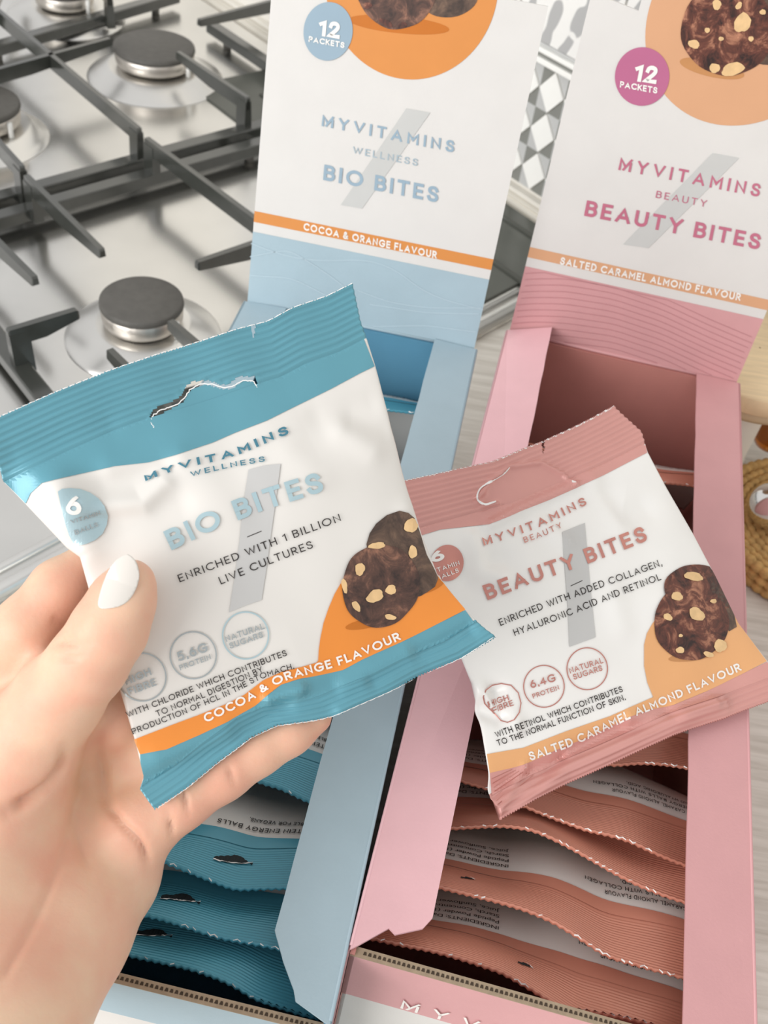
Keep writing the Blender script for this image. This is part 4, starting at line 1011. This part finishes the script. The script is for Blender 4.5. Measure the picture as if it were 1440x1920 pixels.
    def print_line(s, txt, u0, u1, l, h, m, parent, plain=True, w=.17):
        """printed line read from the far side of the box: starts at u0 on the right and runs to u1"""
        if plain: v, f = glyphs(txt, .006, 1.0); ch = cap_height()
        else: v, f = stroke_glyphs(txt, w, .2); ch = 1.0
        ids = [0] * len(v) if plain else stroke_glyphs.ids
        x0, x1 = v[:, 0].min(), v[:, 0].max()
        return link('lettering', [s.pos(u0 + (u1 - u0) * (x - x0) / (x1 - x0), l - y / ch * h, .0005 + k_ * .00003) for (x, y), k_ in zip(v, ids)], f, m, parent)
    def tear(s, u, l, parent, big):
        """torn hang slot: dark opening with a pale ragged rim (if small, painted glint)"""
        rnd = random.Random(int(u * 1000)); n = 22; w = .055 if big else .022; hh = .0036 if big else .0014
        up_, lo = [], []
        for k in range(n + 1):
            x = -1 + 2 * k / n; env = max(0, 1 - x * x) ** .5
            up_.append((u + w * x, l + hh * env * (.75 + .35 * math.sin(3.1 * x + 1) ) + rnd.uniform(-.0003, .0003)))
            lo.append((u + w * x, l - hh * env * .15 + hh * .5 * x + rnd.uniform(-.0002, .0002)))
        vs = [s.pos(a, max(.0005, c), .00035) for p in zip(up_, lo) for a, c in p]
        link('hang_slot', vs, [(2 * k, 2 * k + 1, 2 * k + 3, 2 * k + 2) for k in range(n)], M['slot_dark'], parent)
        k0, k1 = (0, n) if big else (n - 9, n); vs = []; fs = []
        for k in range(k0, k1 + 1):
            a, c = lo[k] if big else up_[k]
            for q in (-1, 1): vs.append(s.pos(a, max(.0004, c + q * .00022 * rnd.uniform(.3, 1.3)), .0006))
        link('torn_rim_and_glint', vs, [(2 * k, 2 * k + 1, 2 * k + 3, 2 * k + 2) for k in range(k1 - k0)], M['torn_and_glint_white'], parent)
    def glints(s, parent, seed):
        """painted glints: white slivers here and there along the cut edge"""
        rnd = random.Random(seed); vs = []; fs = []
        c0 = rnd.uniform(.25, .75)
        for _ in range(20):
            i = int(np.clip(rnd.gauss(c0, .2), .02, .96) * s.nu)
            for j in (i, i + 1):
                p = s.G[0, j]; vs.append(p + s.nr[0, j] * .0001); vs.append(p - s.nr[0, j] * rnd.uniform(.0001, .0006) + (s.G[0, j] - s.G[3, j]) * .05)
            k = len(vs) - 4; fs.append((k, k + 1, k + 3, k + 2))
        o = link('cut_edge_and_glint', vs, fs, M['torn_and_glint_white'], parent)  # highlights on the foil edge, painted as pale slivers
        o['kind'] = 'stuff'

mk('slot_dark', (36, 42, 44), 0.8, 0, .1, 60)
def filed_packet(fr, edge, dz, slope, seed, film, kind, label, group, slot, **kw):
    p = Filed(fr, edge, dz, slope, seed, **kw)
    c = p.G[p.nb, p.nu // 2]
    t = thing('snack_packet', label, 'packet', c, group)
    p.part('top_seal', 0, p.nb, film, t); p.part('film_body', p.nb, len(p.L) - 1, M['film_white'], t)
    b = p.L[p.nb]
    # a little of the band colour runs past the ribs
    n1 = p.nu
    vs = []; fs = []
    for k in range(41):
        u = k / 40.0
        for l in (b - .0004, b + .0015, b + .003 + .0022 * math.sin(math.pi * u)): vs.append(p.pos(u, l, .00025))
    for k in range(40):
        for q in range(2): a = 3 * k + q; fs.append((a, a + 1, a + 4, a + 3))
    link('print_band', vs, fs, film, t, True)
    d = M['print_dark']
    if kind == 'rose':
        p.print_line('INGREDIENTS: Dates, Almonds,', .37, .04, b + .0085, .0018, d, t)
        p.print_line('Peptide Powder (10%), Tapioca', .37, .04, b + .0118, .0018, d, t)
        p.print_line('Starch, Concentrated Grape', .37, .06, b + .0151, .0018, d, t)
        p.print_line('Juice, Sunflower Oil, Cocoa', .37, .05, b + .0184, .0018, d, t)
        p.print_line('SALTED CARAMEL ALMOND FLAVOUR', .97, .66, b + .0088, .0017, d, t, False)
        p.print_line('ENERGY BALLS WITH COLLAGEN', .93, .60, b + .0118, .0017, d, t, False)
        p.print_line('AND HYALURONIC ACID.', .93, .71, b + .0148, .0017, d, t, False)
    else:
        p.print_line('PROTEIN ENERGY BALLS', .88, .57, b + .0085, .0019, d, t, False)
        p.print_line('SUITABLE FOR VEGANS.', .88, .66, b + .0122, .0017, d, t, False)
    if slot: p.tear(slot, b * .55, t, kind == 'teal')
    p.glints(t, seed)
    return t
grp = 'rose packets filed in the pink box'
rose = [
    ([(860, 866), (985, 836), (1100, 880), (1225, 902), (1290, 908)], 'rose packet filed last in the pink box, at its back panel', .014, 62, 0),
    ([(870, 990), (1050, 1010), (1180, 1045), (1290, 1075)], 'rose packet filed in the pink box, hidden under the propped packet', .016, 62, 0),
    ([(860, 1130), (1050, 1160), (1180, 1190), (1290, 1220)], 'rose packet in the pink box under the middle of the propped packet', .016, 60, 0),
    ([(850, 1325), (950, 1350), (1060, 1395), (1151, 1431), (1194, 1430), (1245, 1434), (1288, 1440)], 'rose packet in the pink box just below the propped packet, right edge showing', .014, 57, 0),
    ([(850, 1459), (887, 1467), (920, 1471), (992, 1505), (1046, 1534), (1101, 1562), (1173, 1580), (1227, 1599), (1288, 1616)], 'rose packet in the pink box, edge starting under the propped packet at its lowest corner', .012, 54, .41),
    ([(838, 1546), (891, 1545), (945, 1547), (999, 1559), (1053, 1584), (1140, 1625), (1209, 1656), (1288, 1689)], 'rose packet in the pink box with a raised arched edge, third from the front', .011, 53, 0),
    ([(819, 1667), (873, 1674), (927, 1682), (981, 1697), (1035, 1722), (1089, 1757), (1137, 1790), (1209, 1812), (1285, 1837)], 'rose packet in the pink box, second from the front, large white panel lettered', .010, 52, .25),
    ([(757, 1776), (801, 1783), (873, 1797), (945, 1813), (999, 1842), (1053, 1882), (1089, 1916), (1190, 1960)], 'rose packet nearest the front of the pink box', .010, 50, .45),
]
for i, (e, lab, dz, sl, slot) in enumerate(rose):
    filed_packet(PINK, e, dz, sl, 20 + i, M['film_rose_shaded'], 'rose', lab, grp, slot)
grp = 'teal packets filed in the blue box'
teal = [
    ([(560, 740), (729, 768), (778, 775)], 'teal packet filed last in the blue box, behind the held packet', .016, 62, 0),
    ([(480, 880), (620, 905), (740, 935)], 'teal packet in the blue box hidden behind the upper half of the held packet', .016, 62, 0),
    ([(420, 1050), (560, 1075), (690, 1110)], 'teal packet in the blue box hidden behind the middle of the held packet', .016, 60, 0),
    ([(330, 1235), (480, 1260), (630, 1300)], 'teal packet in the blue box hidden behind the lower edge of the held packet', .014, 58, 0),
    ([(330, 1400), (430, 1430), (502, 1462), (522, 1468), (541, 1479), (570, 1499), (600, 1515)], 'teal packet in the blue box just under the little finger', .012, 56, 0),
    ([(240, 1600), (296, 1617), (335, 1631), (393, 1649), (446, 1664), (467, 1660), (527, 1658)], 'teal packet in the blue box with a broad flat seal and small torn slot', .011, 52, .66),
    ([(190, 1695), (251, 1708), (300, 1722), (354, 1742), (409, 1760), (494, 1772)], 'teal packet in the blue box, second from the front, torn hang slot', .012, 52, .55),
    ([(120, 1770), (238, 1778), (292, 1790), (354, 1812), (432, 1850), (481, 1880), (560, 1900)], 'teal packet nearest the front of the blue box, in shade', .013, 52, .5),
]
for i, (e, lab, dz, sl, slot) in enumerate(teal):
    filed_packet(BLUE, e, dz, sl, 40 + i, M['film_teal_box'], 'teal', lab, grp, slot)

# ------------------------------------------------------------------ hand
def hd(px, py):
    d = ray(px, py); return float(np.dot(HC - CAM, HM[:, 2]) / np.dot(d, HM[:, 2]))
def J(px, py, depth, rpx): return (at(px, py, depth), rpx * depth / F)
palm_set = [
    [J(265, 1548, hd(265, 1548) + .014, 62), J(205, 1640, .3000, 92), J(120, 1745, .2840, 124), J(0, 1930, .2600, 150), J(-120, 2130, .2380, 165)],
    [J(195, 1490, .3090, 66), J(110, 1640, .2985, 100), J(-40, 1900, .2630, 150), J(-170, 2130, .2400, 165)],
    [J(110, 1440, .3110, 70), J(40, 1620, .3000, 100), J(-90, 1900, .2640, 150), J(-220, 2130, .2420, 165)],
    [J(30, 1420, .3060, 78), J(-30, 1600, .2980, 100), J(-150, 1860, .2690, 150), J(-260, 2130, .2430, 160)],
    [J(-70, 1400, .3050, 80), J(-100, 1600, .2980, 100)],
    [J(28, 1420, .2890, 96), J(-8, 1520, .2870, 118), J(-60, 1700, .2770, 140), J(-120, 1930, .2610, 150), J(-200, 2130, .2420, 160)],
]
thumb = [J(-10, 1490, .2880, 112), J(42, 1400, .2850, 100), J(108, 1312, .2800, 83), J(165, 1243, .2745, 73), J(205, 1180, .2720, 70), J(232, 1122, .2712, 60), J(248, 1090, .2715, 42)]
index = [J(-70, 1390, .3040, 82), J(-5, 1270, .3000, 70), J(50, 1180, hd(50, 1180) + .0135, 62), J(112, 1103, hd(112, 1103) + .0115, 54), J(160, 1060, hd(160, 1060) + .0115, 42)]
middle = [J(110, 1440, .3120, 66), J(225, 1335, hd(225, 1335) + .0155, 60), J(325, 1240, hd(325, 1240) + .0165, 54), J(395, 1170, hd(395, 1170) + .0160, 42)]
ring = [J(195, 1490, .3110, 62), J(325, 1385, hd(325, 1385) + .0150, 56), J(430, 1305, hd(430, 1305) + .0160, 52), J(505, 1245, hd(505, 1245) + .0155, 40)]
little = [J(255, 1555, hd(255, 1555) + .014, 64), J(335, 1497, hd(335, 1497) + .0118, 59), J(415, 1443, hd(415, 1443) + .0112, 57), J(480, 1402, hd(480, 1402) + .0108, 52), J(540, 1368, hd(540, 1368) + .0104, 48), J(588, 1342, hd(588, 1342) + .0102, 36)]

def rcone(P, a, ra, b, rb):
    ab = b - a; t = np.clip(((P - a) @ ab) / (ab @ ab), 0, 1)
    return np.linalg.norm(P - a - t[..., None] * ab, axis=-1) - (ra + (rb - ra) * t)
def smin(a, b, k):
    h = np.clip(0.5 + 0.5 * (b - a) / k, 0, 1); return b + (a - b) * h - k * h * (1 - h)
def chain(P, c, k=.0015):
    d = None
    for (a, ra), (b, rb) in zip(c[:-1], c[1:]):
        e = rcone(P, a, ra, b, rb); d = e if d is None else smin(d, e, k)
    return d
def surface_nets(F_, org, ax3, h):
    nx, ny, nz = F_.shape; S_ = F_ < 0
    cnt = np.zeros((nx - 1, ny - 1, nz - 1)); acc = np.zeros((nx - 1, ny - 1, nz - 1, 3))
    cs = [(i, j, k) for i in (0, 1) for j in (0, 1) for k in (0, 1)]
    sl = lambda A, c: A[c[0]:nx - 1 + c[0], c[1]:ny - 1 + c[1], c[2]:nz - 1 + c[2]]
    for a in cs:
        for b in cs:
            if a < b and sum(abs(a[i] - b[i]) for i in range(3)) == 1:
                fa, fb = sl(F_, a), sl(F_, b); cr = (fa < 0) != (fb < 0)
                t = np.where(cr, fa / np.where(cr, fa - fb, 1), 0)
                for i in range(3): acc[..., i] += np.where(cr, a[i] + t * (b[i] - a[i]), 0)
                cnt += cr
    act = cnt > 0; idx = -np.ones(act.shape, int); idx[act] = np.arange(act.sum())
    I = np.argwhere(act); V = (I + acc[act] / cnt[act][:, None]) * h
    fs = []
    for d in range(3):
        e = [0, 0, 0]; e[d] = 1; u, v = (d + 1) % 3, (d + 2) % 3
        A = S_[tuple(slice(0, S_.shape[i] - e[i]) for i in range(3))]; B = S_[tuple(slice(e[i], S_.shape[i]) for i in range(3))]
        for (i, j, k) in np.argwhere(A != B):
            c = [i, j, k]
            if c[u] < 1 or c[v] < 1 or c[u] >= act.shape[u] or c[v] >= act.shape[v] or c[d] >= act.shape[d]: continue
            q = []
            for du, dv in ((-1, -1), (0, -1), (0, 0), (-1, 0)):
                w = list(c); w[u] += du; w[v] += dv; q.append(idx[tuple(w)])
            if min(q) < 0: continue
            fs.append(tuple(q) if S_[i, j, k] else tuple(q[::-1]))
    W3 = org + V[:, :1] * ax3[0] + V[:, 1:2] * ax3[1] + V[:, 2:] * ax3[2]
    return W3, fs
def build_hand():
    allj = [j for c in palm_set + [thumb, index, middle, ring, little] for j in c]
    ax3 = (RT, UP, -FW); pts = np.array([[(p - CAM) @ a for a in ax3] for p, r in allj]); rr = max(r for p, r in allj)
    # crop what lies far outside the frame at lower left
    lo = pts.min(0) - .012; hi = pts.max(0) + .012; lo[0] = max(lo[0], -.150); lo[1] = max(lo[1], -.168)
    h = .00105; n = np.ceil((hi - lo) / h).astype(int) + 1
    g = np.stack(np.meshgrid(*[lo[i] + np.arange(n[i]) * h for i in range(3)], indexing='ij'), -1)
    P = CAM + g[..., :1] * ax3[0] + g[..., 1:2] * ax3[1] + g[..., 2:] * ax3[2]
    d = None
    for c in palm_set:
        e = chain(P, c, .004); d = e if d is None else smin(d, e, .011)
    for c, k in ((middle, .0045), (ring, .0045), (index, .0050), (little, .0050), (thumb, .0065)): d = smin(d, chain(P, c, .003), k)
    # cap the cut where the wrist leaves the frame
    d[0] = d[:, 0] = .001; d[-1] = d[:, -1] = .001; d[:, :, 0] = d[:, :, -1] = .001
    V, fs = surface_nets(d, CAM + lo[0] * ax3[0] + lo[1] * ax3[1] + lo[2] * ax3[2], ax3, h)
    nb = [[] for _ in V]
    E_ = np.array([(a, b) for f in fs for a, b in zip(f, f[1:] + f[:1])])
    deg = np.bincount(E_[:, 0], minlength=len(V)) + 1e-9
    def lap(V, k):
        s_ = np.stack([np.bincount(E_[:, 0], weights=V[E_[:, 1], i], minlength=len(V)) for i in range(3)], 1) / deg[:, None]
        return V + (s_ - V) * k
    for _ in range(5): V = lap(V, .5)
    return V, fs, lap
HV, HF, hlap = build_hand()
def vnormals(V, fs):
    f = np.array(fs); n = np.cross(V[f[:, 2]] - V[f[:, 0]], V[f[:, 3]] - V[f[:, 1]]); o = np.zeros_like(V)
    for i in range(4):
        for k in range(3): o[:, k] += np.bincount(f[:, i], weights=n[:, k], minlength=len(V))
    return o / (np.linalg.norm(o, axis=1)[:, None] + 1e-12)
hn = vnormals(HV, HF)
if np.mean(np.sum(hn * (HV - HV.mean(0)), 1)) < 0: hn = -hn; HF = [f[::-1] for f in HF]
hpx = to_px(HV); facing = np.clip(-(hn @ FW), 0, 1)
hdep = (HV - CAM) @ FW
def crease(pl, depth, wpx, dmin=0, dmax=9):
    global HV
    q = np.array(pl, float); d = seg_dist(hpx, q); k = np.exp(-(d / wpx) ** 2) * facing * ((hdep > dmin) & (hdep < dmax))
    ends = np.clip(np.minimum(np.linalg.norm(hpx - q[0], axis=1), np.linalg.norm(hpx - q[-1], axis=1)) / 30.0, .25, 1)
    HV = HV - hn * (depth * k * ends)[:, None]
sm = lambda pl: smooth_line(pl, 24)
crease(sm([(150, 1485), (138, 1525), (124, 1580), (97, 1653), (58, 1742), (0, 1840)]), .0018, 9)
crease(sm([(128, 1405), (117, 1452), (78, 1489), (16, 1520)]), .0042, 11); crease([(126, 1425), (98, 1478)], .0030, 9)
crease(sm([(190, 1500), (233, 1548), (268, 1583), (282, 1632)]), .0019, 7)
crease([(340, 1462), (345, 1490), (354, 1526)], .0018, 5); crease([(316, 1520), (320, 1545), (324, 1578)], .0016, 5); crease([(425, 1425), (441, 1472)], .0013, 6)
crease(sm([(90, 1214), (128, 1199), (158, 1220)]), .0014, 5, 0, .285); crease(sm([(104, 1232), (140, 1236), (160, 1228)]), .0010, 4, 0, .285); crease(sm([(150, 1205), (185, 1210)]), .0006, 4, 0, .285)
crease(sm([(160, 1420), (140, 1520), (150, 1590), (170, 1640)]), .0016, 9); crease(sm([(180, 1390), (195, 1480), (215, 1545)]), .0018, 11)
crease(sm([(60, 1165), (100, 1160), (150, 1175)]), .0005, 8, .285)
hand = link('hand', HV, HF, M['skin'], None, True)
hand['label'] = 'left hand with pale skin holding the white and teal packet'; hand['category'] = 'hand'
HSF = Surf(HV, HF)
# painted nails
def nail(poly, a, b, lift, curve, name='nail'):
    a = np.array(a, float); b = np.array(b, float); ax = (b - a) / np.linalg.norm(b - a); nn = np.array([-ax[1], ax[0]])
    mid = (a + b) / 2; pc = HSF.put(mid[0], mid[1], 0); d0 = float((pc - CAM) @ FW) - lift
    pa = HSF.put(a[0], a[1], 0); da = float((pa - CAM) @ FW) - lift * .4
    bm = bmesh.new(); f = bm.faces.new([bm.verts.new((x, y, 0)) for x, y in poly]); bm.normal_update(); bmesh.ops.triangulate(bm, faces=[f])
    P = np.array(poly)
    for x_ in (0, 1):
        k = P[:, x_].min() + 4
        while k < P[:, x_].max():
            n = [0, 0, 0]; c = [0, 0, 0]; n[x_] = 1; c[x_] = k; k += 4
            bmesh.ops.bisect_plane(bm, geom=list(bm.verts) + list(bm.edges) + list(bm.faces), plane_co=c, plane_no=n)
    L = np.linalg.norm(b - a)
    for v in bm.verts:
        q = np.array([v.co.x, v.co.y]); x = ((q - mid) @ nn) * d0 / F; t = np.clip(((q - a) @ ax) / L, -.1, 1.15)
        d = da + (d0 - da) * min(1, t / .5) + (.0006 * ((t - .5) / .5) ** 2 if t > .5 else 0) + x * x * curve
        v.co = at(q[0], q[1], d)
    r = bmesh.ops.extrude_face_region(bm, geom=list(bm.faces)); bmesh.ops.translate(bm, verts=[v for v in r['geom'] if isinstance(v, bmesh.types.BMVert)], vec=Vector(FW * .0009))
    bmesh.ops.recalc_face_normals(bm, faces=bm.faces)
    o = bm_link(name, bm, M['nail'], hand, True); o['label'] = 'glossy white almond-shaped thumbnail'; return o
npoly = [(x, y) for x, y in smooth_line([(238, 1039), (225, 1043), (208, 1060), (196, 1085), (187, 1112), (181, 1139), (186, 1143), (205, 1141), (223, 1138), (240, 1129), (254, 1108), (262, 1081), (258, 1060), (248, 1043), (238, 1039)], 60)][:-1]
nail(npoly, (206, 1138), (240, 1044), .0012, 45)

# ------------------------------------------------------------------ things at the right of the pink box
tc_ = np.array([0.2644, 0.1957, 0.018])
tr = thing('woven_trivet', 'round golden rope trivet at the right edge, beside the pink box', 'trivet', (tc_[0], tc_[1], 0))
def bead_ring(r, z, rb, nbead, parent, squash=1.0):
    n = nbead * 6; pts = []; vs = []; fs = []; seg = 8
    for k in range(n):
        a = 2 * math.pi * k / n; ph = nbead * a; rr = rb * (.72 + .28 * abs(math.sin(ph / 2)))
        for q in range(seg):
            th = 2 * math.pi * q / seg
            vs.append((tc_[0] + (r + rr * math.cos(th)) * math.cos(a), tc_[1] + (r + rr * math.cos(th)) * math.sin(a), z + rr * squash * math.sin(th)))
    for k in range(n):
        for q in range(seg):
            fs.append((k * seg + q, ((k + 1) % n) * seg + q, ((k + 1) % n) * seg + (q + 1) % seg, k * seg + (q + 1) % seg))
    return link('rope_coil', vs, fs, M['rope'], parent, True)
TR = .060
for k in range(12): bead_ring(.004 + k * .0049, .0150, .0030, max(6, int((.004 + k * .0049) * 2 * math.pi / .0058)), tr)
for k in range(3): bead_ring(TR - .001, .0035 + k * .0062, .0036, 62, tr)
lathe('trivet_core', [(.0005, .001), (TR - .003, .001), (TR - .003, .0135), (.0005, .0135)], (tc_[0], tc_[1], 0), M['rope'], tr, 48)

jc = on_z(1425, 652, .100); jc = np.array([jc[0], jc[1], 0.0])
jar = thing('pedestal_stand', 'pale wooden round stand on white pedestal, behind the pink box', 'stand', jc)
lathe('pedestal', [(.0005, .0), (.030, .0), (.0305, .003), (.024, .008), (.020, .020), (.0205, .05), (.024, .072), (.030, .079), (.0005, .079)], jc, M['label_paper'], jar, 48)
lathe('glass_collar', [(.0005, .079), (.046, .079), (.0475, .082), (.0475, .087), (.0005, .087)], jc, M['kraft_light'], jar, 64)
lathe('wooden_top', [(.0005, .087), (.0495, .087), (.0510, .0885), (.0510, .098), (.0500, .0995), (.0005, .100)], jc, M['wood_lid'], jar, 64)
ac = on_z(1456, 806, .030)
am = thing('tealight_glass', 'small amber glass tealight on the rope trivet, by the pedestal', 'candle holder', (ac[0], ac[1], .0182))
lathe('glass_cup', [(.0005, .0), (.0105, .0), (.0120, .004), (.0125, .022), (.0118, .022), (.0110, .005), (.0005, .003)], (ac[0], ac[1], .0182), M['amber_glass'], am, 32)
lathe('wax', [(.0005, .0035), (.0106, .0055), (.0113, .014), (.0005, .014)], (ac[0], ac[1], .0182), M['print_caramel'], am, 32)
bc = on_z(1447, 950, .032)
bl = thing('silver_bauble', 'small shiny silver ball resting on the rope trivet', 'ball', (bc[0], bc[1], .0182))
prof = [(.0142 * math.cos(a), .0142 + .0142 * math.sin(a)) for a in np.linspace(-math.pi / 2 + .02, math.pi / 2 - .02, 26)]
lathe('ball_shell', prof, (bc[0], bc[1], .0184), M['chrome'], bl, 40)
lathe('ball_cap', [(.004, .0278), (.0042, .0305), (.0005, .0308)], (bc[0], bc[1], .0184), M['chrome'], bl, 24)
